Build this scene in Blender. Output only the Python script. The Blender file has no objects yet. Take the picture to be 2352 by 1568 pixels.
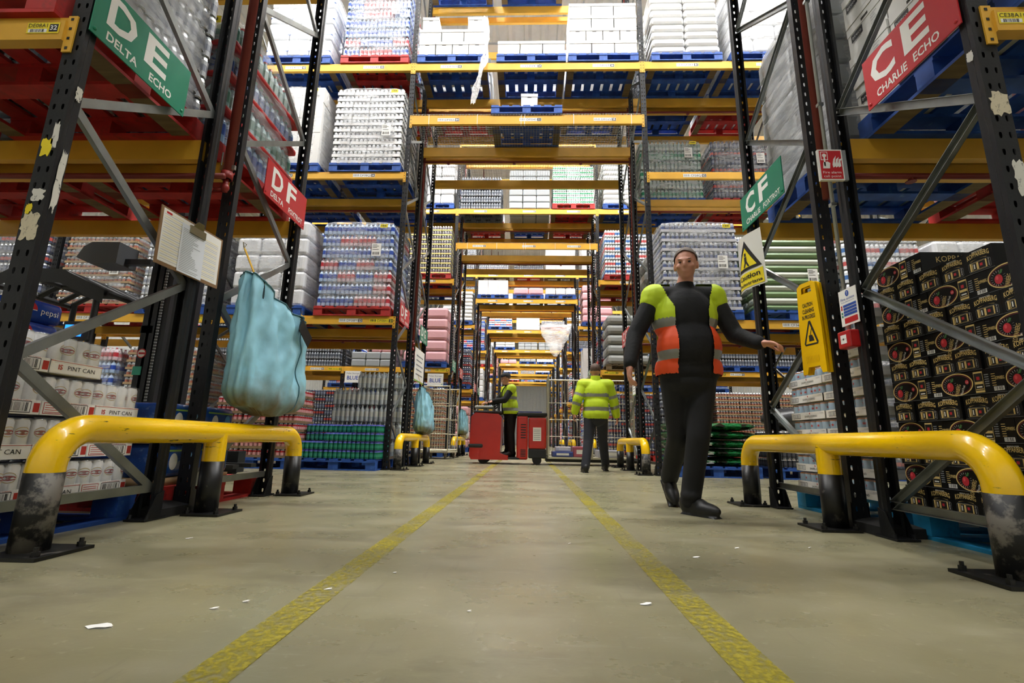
import bpy, bmesh, math, random
from mathutils import Vector, Matrix, Euler, noise as mnoise
random.seed(7)
SC = bpy.context.scene
COL = SC.collection

# ------------------------------------------------------------------ camera, world, lamps, exposure
F_PX, YAW, PITCH, ROLL, CAM_H = 1085.2, -0.0345, 0.2058, 0.0192, 0.4573
cam_d = bpy.data.cameras.new('camera'); cam = bpy.data.objects.new('camera', cam_d); COL.objects.link(cam)
cam_d.sensor_width = 36.0; cam_d.lens = F_PX / 2352 * 36.0; cam_d.clip_start = 0.05; cam_d.clip_end = 300
_fw = Vector((math.sin(YAW)*math.cos(PITCH), math.cos(YAW)*math.cos(PITCH), math.sin(PITCH)))
_rt = Vector((math.cos(YAW), -math.sin(YAW), 0)); _up = _rt.cross(_fw)
_r2 = math.cos(ROLL)*_rt + math.sin(ROLL)*_up; _u2 = -math.sin(ROLL)*_rt + math.cos(ROLL)*_up
cam.matrix_world = Matrix(((_r2.x, _u2.x, -_fw.x, 0), (_r2.y, _u2.y, -_fw.y, 0), (_r2.z, _u2.z, -_fw.z, CAM_H), (0, 0, 0, 1)))
SC.camera = cam

world = bpy.data.worlds.new('world'); SC.world = world; world.use_nodes = True
world.node_tree.nodes['Background'].inputs[0].default_value = (0.8, 0.85, 0.9, 1)
world.node_tree.nodes['Background'].inputs[1].default_value = 0.15
LAMP_Z = 10.6
LAMP_W = 42.0          # a quarter of the watts of each high bay lamp
LAMP_COL = (1.0, 0.985, 0.96)
AISLES = [(-0.4, 0.45)] + [(5.42 + 5.29*k, 1.0) for k in range(0, 8)]   # (y of the aisle centre, share of lamp power)
LAMP_XS = (-7.6, -4.6, -1.6, 1.4, 4.4, 7.4)
vs = SC.view_settings
vs.view_transform = 'Standard'; vs.look = 'None'; vs.gamma = 1.0; vs.use_curve_mapping = False
vs.exposure = 0.72
cy = SC.cycles; cy.max_bounces = 4; cy.diffuse_bounces = 3; cy.glossy_bounces = 2; cy.transmission_bounces = 2; cy.transparent_max_bounces = 10
cy.caustics_reflective = False; cy.caustics_refractive = False; cy.use_light_tree = False; cy.use_adaptive_sampling = True; cy.adaptive_threshold = 0.08

# ------------------------------------------------------------------ materials
def s2l(c):
    return c/12.92 if c <= 0.04045 else ((c+0.055)/1.055)**2.4
def hexc(h):
    h = h.lstrip('#'); return tuple(s2l(int(h[i:i+2], 16)/255) for i in (0, 2, 4)) + (1,)
MATS = {}
def mat(name, col, rough=0.5, metal=0.0, var=0.0, vscale=6.0, stretch=(1, 1, 1), bump=0.0, bscale=30.0, col2=None, thr=(0.45, 0.6), spec=0.5, emit=0.0, coat=0.0, obj=True):
    """procedural principled material: base colour with noise variation or a second colour in patches, optional bump"""
    if name in MATS: return MATS[name]
    m = bpy.data.materials.new(name); m.use_nodes = True; MATS[name] = m
    nt = m.node_tree; N = nt.nodes; L = nt.links; b = N['Principled BSDF']
    c = hexc(col) if isinstance(col, str) else tuple(col)
    b.inputs['Roughness'].default_value = rough; b.inputs['Metallic'].default_value = metal
    b.inputs['Specular IOR Level'].default_value = spec; b.inputs['Coat Weight'].default_value = coat
    b.inputs['Base Color'].default_value = c
    m.diffuse_color = c
    if emit:
        b.inputs['Emission Color'].default_value = c; b.inputs['Emission Strength'].default_value = emit
    if var or col2 or bump:
        tc = N.new('ShaderNodeTexCoord'); mp = N.new('ShaderNodeMapping'); mp.inputs['Scale'].default_value = stretch
        L.new(tc.outputs['Object'], mp.inputs[0])
    if var:
        nz = N.new('ShaderNodeTexNoise'); nz.inputs['Scale'].default_value = vscale; nz.inputs['Detail'].default_value = 5
        L.new(mp.outputs[0], nz.inputs['Vector'])
        mr = N.new('ShaderNodeMapRange'); mr.inputs['From Min'].default_value = 0.3; mr.inputs['From Max'].default_value = 0.7
        mr.inputs['To Min'].default_value = 1-var; mr.inputs['To Max'].default_value = 1+var
        L.new(nz.outputs['Fac'], mr.inputs['Value'])
        mx = N.new('ShaderNodeMix'); mx.data_type = 'RGBA'; mx.blend_type = 'MULTIPLY'; mx.inputs['Factor'].default_value = 1
        mx.inputs['A'].default_value = c; L.new(mr.outputs[0], mx.inputs['B']); out = mx.outputs['Result']
        L.new(out, b.inputs['Base Color'])
    if col2:
        n2 = N.new('ShaderNodeTexNoise'); n2.inputs['Scale'].default_value = vscale*1.7; n2.inputs['Detail'].default_value = 6
        n2.inputs['Roughness'].default_value = 0.65
        L.new(mp.outputs[0], n2.inputs['Vector'])
        r2 = N.new('ShaderNodeMapRange'); r2.inputs['From Min'].default_value = thr[0]; r2.inputs['From Max'].default_value = thr[1]
        L.new(n2.outputs['Fac'], r2.inputs['Value'])
        m2 = N.new('ShaderNodeMix'); m2.data_type = 'RGBA'; m2.inputs['B'].default_value = hexc(col2) if isinstance(col2, str) else col2
        if var: L.new(out, m2.inputs['A'])
        else: m2.inputs['A'].default_value = c
        L.new(r2.outputs[0], m2.inputs['Factor']); L.new(m2.outputs['Result'], b.inputs['Base Color'])
    if bump:
        n3 = N.new('ShaderNodeTexNoise'); n3.inputs['Scale'].default_value = bscale; n3.inputs['Detail'].default_value = 4
        L.new(mp.outputs[0], n3.inputs['Vector'])
        bp = N.new('ShaderNodeBump'); bp.inputs['Strength'].default_value = min(1, bump); bp.inputs['Distance'].default_value = 0.01
        L.new(n3.outputs['Fac'], bp.inputs['Height']); L.new(bp.outputs[0], b.inputs['Normal'])
    return m

def film_mat(name, tint, lo, hi, scale=4.0, stretch=(1, 1, 4), rough=0.18):
    """stretch film: mostly see-through, milky and shiny in creases"""
    if name in MATS: return MATS[name]
    m = bpy.data.materials.new(name); m.use_nodes = True; MATS[name] = m
    nt = m.node_tree; N = nt.nodes; L = nt.links; b = N['Principled BSDF']; o = N['Material Output']
    b.inputs['Base Color'].default_value = hexc(tint); b.inputs['Roughness'].default_value = rough
    tc = N.new('ShaderNodeTexCoord'); mp = N.new('ShaderNodeMapping'); mp.inputs['Scale'].default_value = stretch
    mp.inputs['Rotation'].default_value = (0.12, 0.1, 0)
    L.new(tc.outputs['Object'], mp.inputs[0])
    nz = N.new('ShaderNodeTexNoise'); nz.inputs['Scale'].default_value = scale; nz.inputs['Detail'].default_value = 6; nz.inputs['Roughness'].default_value = 0.7
    L.new(mp.outputs[0], nz.inputs['Vector'])
    mr = N.new('ShaderNodeMapRange'); mr.inputs['From Min'].default_value = 0.35; mr.inputs['From Max'].default_value = 0.68
    mr.inputs['To Min'].default_value = lo; mr.inputs['To Max'].default_value = hi
    L.new(nz.outputs['Fac'], mr.inputs['Value'])
    bp = N.new('ShaderNodeBump'); bp.inputs['Strength'].default_value = 0.6; bp.inputs['Distance'].default_value = 0.03
    L.new(nz.outputs['Fac'], bp.inputs['Height']); L.new(bp.outputs[0], b.inputs['Normal'])
    tr = N.new('ShaderNodeBsdfTransparent'); mx = N.new('ShaderNodeMixShader')
    L.new(mr.outputs[0], mx.inputs[0]); L.new(tr.outputs[0], mx.inputs[1]); L.new(b.outputs[0], mx.inputs[2]); L.new(mx.outputs[0], o.inputs[0])
    return m

# ------------------------------------------------------------------ mesh helpers
_TS = bpy.data.scenes.new('scratch')
def eval_mesh(ob):
    """evaluate a font or modified mesh in an otherwise empty scratch scene"""
    _TS.collection.objects.link(ob)
    with bpy.context.temp_override(scene=_TS, view_layer=_TS.view_layers[0]): dg = bpy.context.evaluated_depsgraph_get(); dg.update()
    me = bpy.data.meshes.new_from_object(ob.evaluated_get(dg)); _TS.collection.objects.unlink(ob); return me
TXT = {}
def text_mesh(s, bold=0.0):
    k = (s, bold)
    if k in TXT: return TXT[k]
    cu = bpy.data.curves.new('t', 'FONT'); cu.body = s; cu.size = 1; cu.resolution_u = 2; cu.offset = bold; cu.fill_mode = 'FRONT'
    ob = bpy.data.objects.new('t', cu)
    me = eval_mesh(ob)
    vs_ = [(v.co.x, v.co.y) for v in me.vertices]; fs = [tuple(p.vertices) for p in me.polygons]
    bpy.data.objects.remove(ob); bpy.data.curves.remove(cu); bpy.data.meshes.remove(me)
    x0 = min(v[0] for v in vs_); x1 = max(v[0] for v in vs_); y0 = 0.0; y1 = 0.69
    TXT[k] = ([(x-x0, y-y0) for x, y in vs_], fs, x1-x0, y1-y0)
    return TXT[k]

class MB:
    def __init__(s): s.v = []; s.f = []; s.m = []
    def add(s, vs_, fs, mi=0):
        o = len(s.v); s.v += [tuple(p) for p in vs_]; s.f += [tuple(i+o for i in f) for f in fs]; s.m += [mi]*len(fs); return s
    def box(s, x0, y0, z0, x1, y1, z1, mi=0):
        return s.add([(x0,y0,z0),(x1,y0,z0),(x1,y1,z0),(x0,y1,z0),(x0,y0,z1),(x1,y0,z1),(x1,y1,z1),(x0,y1,z1)],
                     [(0,3,2,1),(4,5,6,7),(0,1,5,4),(1,2,6,5),(2,3,7,6),(3,0,4,7)], mi)
    def cbox(s, c, d, mi=0, M=None, taper=1.0):
        hx, hy, hz = d[0]/2, d[1]/2, d[2]/2; t = taper
        vs_ = [Vector(p) for p in [(-hx,-hy,-hz),(hx,-hy,-hz),(hx,hy,-hz),(-hx,hy,-hz),(-hx*t,-hy*t,hz),(hx*t,-hy*t,hz),(hx*t,hy*t,hz),(-hx*t,hy*t,hz)]]
        if M is not None: vs_ = [M @ p for p in vs_]
        c = Vector(c)
        return s.add([p+c for p in vs_], [(0,3,2,1),(4,5,6,7),(0,1,5,4),(1,2,6,5),(2,3,7,6),(3,0,4,7)], mi)
    def rbox(s, x0, y0, z0, x1, y1, z1, r, mi=0, n=2):
        """box with rounded edges (superquadric style grid)"""
        k = 3+n; pts = []; fs = []
        cx, cy, cz = (x0+x1)/2, (y0+y1)/2, (z0+z1)/2; hx, hy, hz = (x1-x0)/2, (y1-y0)/2, (z1-z0)/2
        r = min(r, hx, hy, hz)
        def ax(h): return [-h] + [-(h-r)] + [(h-r)] + [h]
        idx = {}
        def vid(p):
            q = tuple(round(c, 5) for c in p)
            if q not in idx: idx[q] = len(pts); pts.append(q)
            return idx[q]
        def rnd(p):
            c = Vector((max(-(hx-r), min(hx-r, p[0])), max(-(hy-r), min(hy-r, p[1])), max(-(hz-r), min(hz-r, p[2]))))
            d = Vector(p)-c
            return c + d.normalized()*r if d.length > 1e-9 else Vector(p)
        A = (ax(hx), ax(hy), ax(hz))
        for a in range(3):
            b, c = (a+1) % 3, (a+2) % 3
            for sg in (-1, 1):
                h = (hx, hy, hz)[a]*sg
                for i in range(3):
                    for j in range(3):
                        q = []
                        for (ii, jj) in ((i, j), (i+1, j), (i+1, j+1), (i, j+1)):
                            p = [0, 0, 0]; p[a] = h; p[b] = A[b][ii]; p[c] = A[c][jj]
                            w = rnd(p); q.append(vid((w.x+cx, w.y+cy, w.z+cz)))
                        if sg < 0: q.reverse()
                        if len(set(q)) >= 3: fs.append(tuple(dict.fromkeys(q)))
        return s.add(pts, fs, mi)
    def cyl(s, p0, p1, r0, r1=None, n=12, mi=0, caps=True):
        r1 = r0 if r1 is None else r1; p0 = Vector(p0); p1 = Vector(p1); d = (p1-p0).normalized()
        a = d.orthogonal().normalized(); b = d.cross(a); o = []
        for p, r in ((p0, r0), (p1, r1)):
            for i in range(n):
                t = 2*math.pi*i/n; o.append(p + a*(r*math.cos(t)) + b*(r*math.sin(t)))
        fs = [(i, (i+1) % n, n+(i+1) % n, n+i) for i in range(n)]
        if caps: fs += [tuple(range(n-1, -1, -1)), tuple(range(n, 2*n))]
        return s.add(o, fs, mi)
    def tube(s, pts, r, n=10, mi=0, caps=True):
        pts = [Vector(p) for p in pts]; rings = []; a = None
        for i, p in enumerate(pts):
            d = (pts[min(i+1, len(pts)-1)] - pts[max(i-1, 0)]).normalized()
            a = d.orthogonal().normalized() if a is None else (a - d*a.dot(d)).normalized()
            b = d.cross(a); rr = r[i] if isinstance(r, (list, tuple)) else r
            rings.append([p + a*(rr*math.cos(2*math.pi*k/n)) + b*(rr*math.sin(2*math.pi*k/n)) for k in range(n)])
        vs_ = [q for R in rings for q in R]; fs = []
        for i in range(len(pts)-1):
            for k in range(n):
                fs.append((i*n+k, i*n+(k+1) % n, (i+1)*n+(k+1) % n, (i+1)*n+k))
        if caps: fs += [tuple(range(n-1, -1, -1)), tuple((len(pts)-1)*n+k for k in range(n))]
        return s.add(vs_, fs, mi)
    def lathe(s, prof, n=16, c=(0, 0, 0), mi=0, mis=None):
        vs_ = []; 
        for (r, z) in prof:
            for k in range(n):
                t = 2*math.pi*k/n; vs_.append((c[0]+r*math.cos(t), c[1]+r*math.sin(t), c[2]+z))
        o = len(s.v); s.v += vs_
        for i in range(len(prof)-1):
            for k in range(n):
                s.f.append((o+i*n+k, o+i*n+(k+1) % n, o+(i+1)*n+(k+1) % n, o+(i+1)*n+k)); s.m.append(mis[i] if mis else mi)
        return s
    def grid(s, rows, mi=0, closed=False):
        """rows: list of lists of points"""
        nr, nc = len(rows), len(rows[0]); vs_ = [p for r in rows for p in r]; fs = []
        for i in range(nr-1):
            for j in range(nc if closed else nc-1):
                fs.append((i*nc+j, i*nc+(j+1) % nc, (i+1)*nc+(j+1) % nc, (i+1)*nc+j))
        return s.add(vs_, fs, mi)
    def ellipsoid(s, c, r, n=14, k=10, M=None, mi=0):
        vs_ = []; c = Vector(c)
        for i in range(k+1):
            ph = math.pi*i/k
            for j in range(n):
                t = 2*math.pi*j/n
                p = Vector((r[0]*math.sin(ph)*math.cos(t), r[1]*math.sin(ph)*math.sin(t), -r[2]*math.cos(ph)))
                vs_.append((M @ p if M is not None else p) + c)
        fs = [(i*n+j, i*n+(j+1) % n, (i+1)*n+(j+1) % n, (i+1)*n+j) for i in range(k) for j in range(n)]
        return s.add(vs_, fs, mi)
    def capsule(s, p0, p1, r0, r1, n=14):
        p0 = Vector(p0); p1 = Vector(p1); d = (p1-p0)
        s.ellipsoid(p0, (r0, r0, r0), n, 8); s.ellipsoid(p1, (r1, r1, r1), n, 8); s.cyl(p0, p1, r0, r1, n, caps=True); return s
    def mesh(s, name, mats, smooth=False):
        me = bpy.data.meshes.new(name); me.from_pydata(s.v, [], s.f)
        for m in mats: me.materials.append(m)
        if len(mats) > 1: me.polygons.foreach_set('material_index', s.m)
        if smooth: me.polygons.foreach_set('use_smooth', [True]*len(me.polygons))
        me.update(); return me
    def obj(s, name, mats, parent=None, smooth=False, loc=(0, 0, 0)):
        if not isinstance(mats, (list, tuple)): mats = [mats]
        return O(name, s.mesh(name, mats, smooth), parent, loc)

class Panel:
    """flat print on a face: origin, u (reading direction), v (up); n = u x v"""
    def __init__(s, mb, o, u, v):
        s.mb = mb; s.o = Vector(o); s.u = Vector(u).normalized(); s.v = Vector(v).normalized(); s.n = s.u.cross(s.v); s.k = 0
    def P(s, a, b, off): return s.o + s.u*a + s.v*b + s.n*off
    def poly(s, pts, mi, off=0.001):
        s.mb.add([s.P(a, b, off) for a, b in pts], [tuple(range(len(pts)))], mi)
    def rect(s, a0, b0, a1, b1, mi, off=0.001): s.poly([(a0,b0),(a1,b0),(a1,b1),(a0,b1)], mi, off)
    def ell(s, ca, cb, ra, rb, mi, off=0.001, n=24, rot=0):
        c, q = math.cos(rot), math.sin(rot)
        s.poly([(ca+ra*math.cos(t)*c-rb*math.sin(t)*q, cb+ra*math.cos(t)*q+rb*math.sin(t)*c) for t in [2*math.pi*i/n for i in range(n)]], mi, off)
    def text(s, t, a, b, h, mi, off=0.0015, align='C', bold=0.0, w=None, rot=0.0, arc=0.0):
        vs_, fs, tw, th = text_mesh(t, bold); k = h/th; kx = k if w is None else w/tw
        W = tw*kx; a0 = {'C': -W/2, 'L': 0, 'R': -W}[align]; c, q = math.cos(rot), math.sin(rot); out = []
        for x, y in vs_:
            X = a0+x*kx; Y = y*k
            if arc: Y += arc*(1-(2*X/W)**2)
            out.append(s.P(a+X*c-Y*q, b+X*q+Y*c, off))
        s.mb.add(out, fs, mi)
    def barcode(s, a0, b0, a1, b1, mi, off=0.0012, n=14):
        rnd = random.Random(int(a0*1000)+n); x = a0; st = (a1-a0)/n
        for i in range(n):
            s.rect(a0+i*st, b0, a0+i*st+st*rnd.choice((0.3, 0.5, 0.75)), b1, mi, off)

def O(name, mesh, parent=None, loc=(0, 0, 0), rot=(0, 0, 0), scale=(1, 1, 1)):
    o = bpy.data.objects.new(name, mesh); COL.objects.link(o); o.location = loc; o.rotation_euler = rot; o.scale = scale
    if parent: o.parent = parent
    return o
def tag(o, label, cat, group=None, kind=None):
    if label: o['label'] = label
    if cat: o['category'] = cat
    if group: o['group'] = group
    if kind: o['kind'] = kind
    return o
def thing(name, label, cat, loc=(0, 0, 0), rz=0.0, group=None):
    o = O(name, None, None, loc, (0, 0, rz)); o.empty_display_size = 0.1
    return tag(o, label, cat, group)
CACHE = {}
def cached(key, fn):
    if key not in CACHE: CACHE[key] = fn()
    return CACHE[key]

# shared materials
M_post = mat('post_charcoal', '#17181b', 0.4, 0.0, spec=0.4, var=0.25, vscale=5, bump=0.1, bscale=60)
M_brace = mat('galvanised', '#8d918f', 0.38, 0.75, var=0.15, vscale=9)
M_beam = mat('beam_yellow', '#e2ad38', 0.42, 0, var=0.12, vscale=3)
M_black = mat('black_paint', '#070707', 0.5, 0, var=0.2)
M_white = mat('white_paper', '#f2f1ec', 0.6)
M_ink = mat('black_ink', '#141414', 0.6)
M_grey = mat('grey_print', '#8b8f93', 0.6)
M_pipe = mat('sprinkler_red', '#7c2a24', 0.45, 0.1, var=0.12)
M_yel = mat('label_yellow', '#f3dc1c', 0.55)
M_red = mat('sign_red', '#c4262d', 0.4)
M_green = mat('sign_green', '#008060', 0.4)
M_card = mat('cardboard', '#a98a63', 0.8, var=0.1, vscale=8)
M_wood = mat('bare_wood', '#6d5b3c', 0.8, var=0.3, vscale=4, stretch=(1, 6, 6))
M_steel = mat('bare_steel', '#b9bbb8', 0.3, 0.85)
M_rubber = mat('black_rubber', '#121212', 0.75)
M_film = film_mat('stretch_film', '#f4f6f8', 0.06, 0.42)
M_film2 = film_mat('stretch_film_dense', '#f0f1f3', 0.2, 0.6)
# ------------------------------------------------------------------ the building shell
def floor_mat():
    m = bpy.data.materials.new('resin_floor'); m.use_nodes = True; nt = m.node_tree; N = nt.nodes; L = nt.links; b = N['Principled BSDF']
    tc = N.new('ShaderNodeTexCoord')
    def nz(scale, stretch=(1, 1, 1), det=6, rough=0.6, rot=0):
        mp = N.new('ShaderNodeMapping'); mp.inputs['Scale'].default_value = stretch; mp.inputs['Rotation'].default_value = (0, 0, rot); L.new(tc.outputs['Object'], mp.inputs[0])
        n = N.new('ShaderNodeTexNoise'); n.inputs['Scale'].default_value = scale; n.inputs['Detail'].default_value = det; n.inputs['Roughness'].default_value = rough
        L.new(mp.outputs[0], n.inputs['Vector']); return n.outputs['Fac']
    def mixc(a, bcol, fac, blend='MIX'):
        x = N.new('ShaderNodeMix'); x.data_type = 'RGBA'; x.blend_type = blend
        if isinstance(a, tuple): x.inputs['A'].default_value = a
        else: L.new(a, x.inputs['A'])
        x.inputs['B'].default_value = bcol
        L.new(fac, x.inputs['Factor']); return x.outputs['Result']
    def rng(f, a, c, lo=0.0, hi=1.0):
        r = N.new('ShaderNodeMapRange'); r.inputs['From Min'].default_value = a; r.inputs['From Max'].default_value = c
        r.inputs['To Min'].default_value = lo; r.inputs['To Max'].default_value = hi; L.new(f, r.inputs['Value']); return r.outputs[0]
    big = nz(0.55); mid = nz(2.2, (1, 1.6, 1)); fine = nz(26, det=3); scr = nz(3.0, (1.0, 9.0, 1), 7, 0.7, 0.35); scr2 = nz(3.2, (9.0, 1.0, 1), 7, 0.7, 0.2); dirt = nz(1.3, (0.6, 1.3, 1), 7, 0.68)
    c = mixc(hexc('#928e70'), hexc('#767058'), rng(big, 0.35, 0.68))
    c = mixc(c, hexc('#9d9781'), rng(mid, 0.5, 0.78, 0, 0.6))
    c = mixc(c, hexc('#4f4a3e'), rng(dirt, 0.52, 0.74, 0, 0.8))
    c = mixc(c, hexc('#bdb9a8'), rng(scr, 0.6, 0.8, 0, 0.55))
    c = mixc(c, hexc('#57534a'), rng(scr2, 0.6, 0.82, 0, 0.5))
    c = mixc(c, hexc('#b9b39c'), rng(fine, 0.62, 0.75, 0, 0.35))
    L.new(c, b.inputs['Base Color'])
    L.new(rng(mid, 0.3, 0.7, 0.22, 0.4), b.inputs['Roughness']); b.inputs['Specular IOR Level'].default_value = 0.5
    bp = N.new('ShaderNodeBump'); bp.inputs['Strength'].default_value = 0.12; bp.inputs['Distance'].default_value = 0.004
    L.new(fine, bp.inputs['Height']); L.new(bp.outputs[0], b.inputs['Normal'])
    return m
M_floor = floor_mat()
X0, X1, Y0, Y1, ZC = -16.0, 16.0, -7.0, 56.0, 12.6
f = MB().box(X0, Y0, -0.2, X1, Y1, 0).obj('floor', M_floor); f['kind'] = 'structure'; f['label'] = 'worn olive grey resin warehouse floor'
M_wall = mat('wall_cladding', '#e6e7e4', 0.6, var=0.04)
def cladding(name, make):
    o = make().obj(name, M_wall); o['kind'] = 'structure'; o['label'] = 'white profiled steel cladding of the warehouse'
def corr_wall(axis, pos, a0, a1):
    mb = MB(); pts = []; a = a0
    while a < a1:
        for da, d in ((0, 0), (0.22, 0), (0.27, 0.04), (0.35, 0.04)): pts.append((a+da, d))
        a += 0.4
    def P(a, d, z): return (pos+d, a, z) if axis == 'x' else (a, pos+d, z)
    mb.grid([[P(a, d, 0) for a, d in pts], [P(a, d, ZC) for a, d in pts]])
    return mb
cladding('wall_left', lambda: corr_wall('x', X0, Y0, Y1)); cladding('wall_right', lambda: corr_wall('x', X1, Y0, Y1))
cladding('wall_back', lambda: corr_wall('y', Y1, X0, X1)); cladding('wall_front', lambda: corr_wall('y', Y0, X0, X1))
def ceil_():
    mb = MB(); pts = []; a = X0
    while a < X1:
        for da, d in ((0, 0), (0.25, 0), (0.3, 0.05), (0.4, 0.05)): pts.append((a+da, ZC+d))
        a += 0.5
    return mb.grid([[(a, Y0, z) for a, z in pts], [(a, Y1, z) for a, z in pts]])
cladding('ceiling', ceil_)

# high bay lamps along every cross aisle
M_lampbody = mat('lamp_body', '#c8cacb', 0.4, 0.6)
M_lampglow = mat('lamp_diffuser', '#fff6e6', 0.5, emit=6.0)
LAMP_HOUSING = MB().box(-0.72, -0.17, 0.02, 0.72, 0.17, 0.09).box(-0.02, -0.02, 0.09, 0.02, 0.02, ZC-LAMP_Z).mesh('lamp_housing', [M_lampbody])
ORD = ['first', 'second', 'third', 'fourth', 'fifth', 'sixth', 'seventh', 'eighth', 'ninth', 'tenth']
for ai, (ay, share) in enumerate(AISLES):
    for xi, lx in enumerate(LAMP_XS):
        if (ai > 2 and abs(lx) > 5) or (ai > 5 and abs(lx) > 2): continue
        t = thing('ceiling_lamp', '%s high bay lamp from the left above the %s cross aisle' % (ORD[xi], ORD[ai]), 'lamp', (lx, ay, LAMP_Z), 0, 'high bay lamps')
        O('lamp_housing', LAMP_HOUSING, t)
        ld = bpy.data.lights.new('lamp_light', 'AREA'); ld.shape = 'RECTANGLE'; ld.size = 1.4; ld.size_y = 0.3
        ld.energy = LAMP_W*share*4; ld.color = LAMP_COL; ld.spread = math.radians(165)
        lo = O('lamp_light', ld, t, (0, 0, 0.01))

# ------------------------------------------------------------------ pallet racking
P_ROW = 5.29; Y_ROW0 = 1.738; FR = 0.93; BACK = 1.142
POST_W, POST_D, POST_H = 0.085, 0.055, 9.6
XL, XR = -2.05, 1.8975
FRAMES_L = [-2.05, -4.92, -7.71, -10.5]; FRAMES_R = [1.8975, 4.69, 7.48, 10.27]
LV = {'M': (2.30, 0.135), 'Q': (4.77, 0.13), 'S': (5.83, 0.18), 'T': (6.865, 0.16), 'W': (9.0, 0.16)}
LVN = {'F': 'floor', 'M': 'lowest', 'Q': 'middle', 'S': 'bridge', 'T': 'high', 'W': 'topmost'}
NROW = 9
def row_y(k, h=0): return Y_ROW0 + P_ROW*k + (BACK if h else 0)

def post_mesh(height=POST_H):
    mb = MB(); w = POST_W/2; p = 0.075; n = int(height/p); hw, hh = 0.0065, 0.0125
    for side in (-1, 1):
        xa, xb = (-w, 0) if side < 0 else (0, w); hx = side*0.0195
        for i in range(n):
            z0, z1 = i*p, (i+1)*p; zc = (z0+z1)/2; xm = hx
            out = [(xa, z0), (xm, z0), (xb, z0), (xb, zc), (xb, z1), (xm, z1), (xa, z1), (xa, zc)]
            inn = [(xm-hw*.6, zc-hh), (xm, zc-hh*1.15), (xm+hw*.6, zc-hh), (xm+hw, zc), (xm+hw*.8, zc+hh), (xm, zc+hh*1.1), (xm-hw*.8, zc+hh), (xm-hw, zc)]
            o = len(mb.v); mb.v += [(a, 0, b) for a, b in out] + [(a, 0, b) for a, b in inn]
            for q in range(8): mb.f.append((o+q, o+(q+1) % 8, o+8+(q+1) % 8, o+8+q)); mb.m.append(0)
    H = n*p
    for sg in (-1, 1):
        x = sg*w
        mb.add([(x, 0, 0), (x, 0.02, 0), (x-sg*0.005, 0.026, 0), (x-sg*0.005, POST_D, 0), (x-sg*0.022, POST_D, 0)] + [(x, 0, H), (x, 0.02, H), (x-sg*0.005, 0.026, H), (x-sg*0.005, POST_D, H), (x-sg*0.022, POST_D, H)],
               [(i, i+1, i+6, i+5) for i in range(4)])
    return mb.mesh('post', [M_post])
POST = post_mesh()
def base_mesh():
    mb = MB(); mb.box(-0.057, -0.04, 0.002, 0.057, 0.12, 0.012)
    for sg in (-1, 1):
        mb.add([(sg*0.047, 0.0, 0.012), (sg*0.047, 0.11, 0.012), (sg*0.047, 0.05, 0.13), (sg*0.047, 0.0, 0.15), (sg*0.051, 0.0, 0.012), (sg*0.051, 0.11, 0.012), (sg*0.051, 0.05, 0.13), (sg*0.051, 0.0, 0.15)],
               [(0,1,2,3),(7,6,5,4),(0,4,5,1),(1,5,6,2),(2,6,7,3)])
    for x in (-0.046, 0.046): mb.cyl((x, 0.095, 0.01), (x, 0.09, 0.032), 0.009, n=6)
    return mb.mesh('base_plate', [M_post])
BASE = base_mesh()
def brace_shape(mb, z0, z1, y0=0.045, y1=FR-0.045):
    d = Vector((0, y1-y0, z1-z0)); Lb = d.length; d.normalize(); up = Vector((1, 0, 0)).cross(d)
    a = Vector((0, y0, z0)); w, t = 0.021, 0.012
    for (ux0, ux1, v0, v1) in ((-t, t, -w, -w+0.003), (-t, t, w-0.003, w), (t-0.003, t, -w, w)):
        c = [a + Vector((ux0, 0, 0)) + up*v0, a + Vector((ux1, 0, 0)) + up*v0, a + Vector((ux1, 0, 0)) + up*v1, a + Vector((ux0, 0, 0)) + up*v1]
        e = [p + d*Lb for p in c]
        mb.add(c+e, [(0,3,2,1),(4,5,6,7),(0,1,5,4),(1,2,6,5),(2,3,7,6),(3,0,4,7)])
    return mb
BR_N = [0.165 + 0.577*i for i in range(16)]
BR_UP = brace_shape(MB(), 0, 0.577).mesh('brace', [M_brace]); BR_DN = brace_shape(MB(), 0.577, 0).mesh('brace', [M_brace]); BR_H = brace_shape(MB(), 0, 0).mesh('brace', [M_brace])
def all_braces(h):
    mb = MB(); brace_shape(mb, 0.165, 0.165)
    for i in range(len(BR_N)-1):
        a, b = BR_N[i], BR_N[i+1]; up = (i % 2 == 1) if h == 0 else (i % 2 == 0)
        brace_shape(mb, a, b) if up else brace_shape(mb, b, a)
    return mb.mesh('bracing', [M_brace])
BR_ALL = {0: all_braces(0), 1: all_braces(1)}
SIDE = {-1: 'left', 1: 'right'}
def upright_frame(k, h, x, idx, side, detail):
    y = row_y(k, h)
    nth = ['beside the walkway', 'one bay from the walkway', 'two bays from the walkway', 'three bays from the walkway'][idx]
    t = thing('rack_upright_frame', 'charcoal rack frame %s on the %s, %s half of %s rack' % (nth, SIDE[side], 'front' if h == 0 else 'back', ORD[k]), 'rack frame', (x, y, 0), 0, 'rack upright frames')
    O('post', POST, t, (0, 0, 0)); O('post', POST, t, (0, FR, 0), (0, 0, math.pi))
    if detail:
        O('base_plate', BASE, t, (0, 0, 0)); O('base_plate', BASE, t, (0, FR, 0), (0, 0, math.pi))
        O('brace', BR_H, t, (0, 0, 0.165))
        for i in range(len(BR_N)-1):
            up = (i % 2 == 1) if h == 0 else (i % 2 == 0)
            O('brace', BR_UP if up else BR_DN, t, (0, 0, BR_N[i]))
    else:
        O('bracing', BR_ALL[h], t)
    return t
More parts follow.
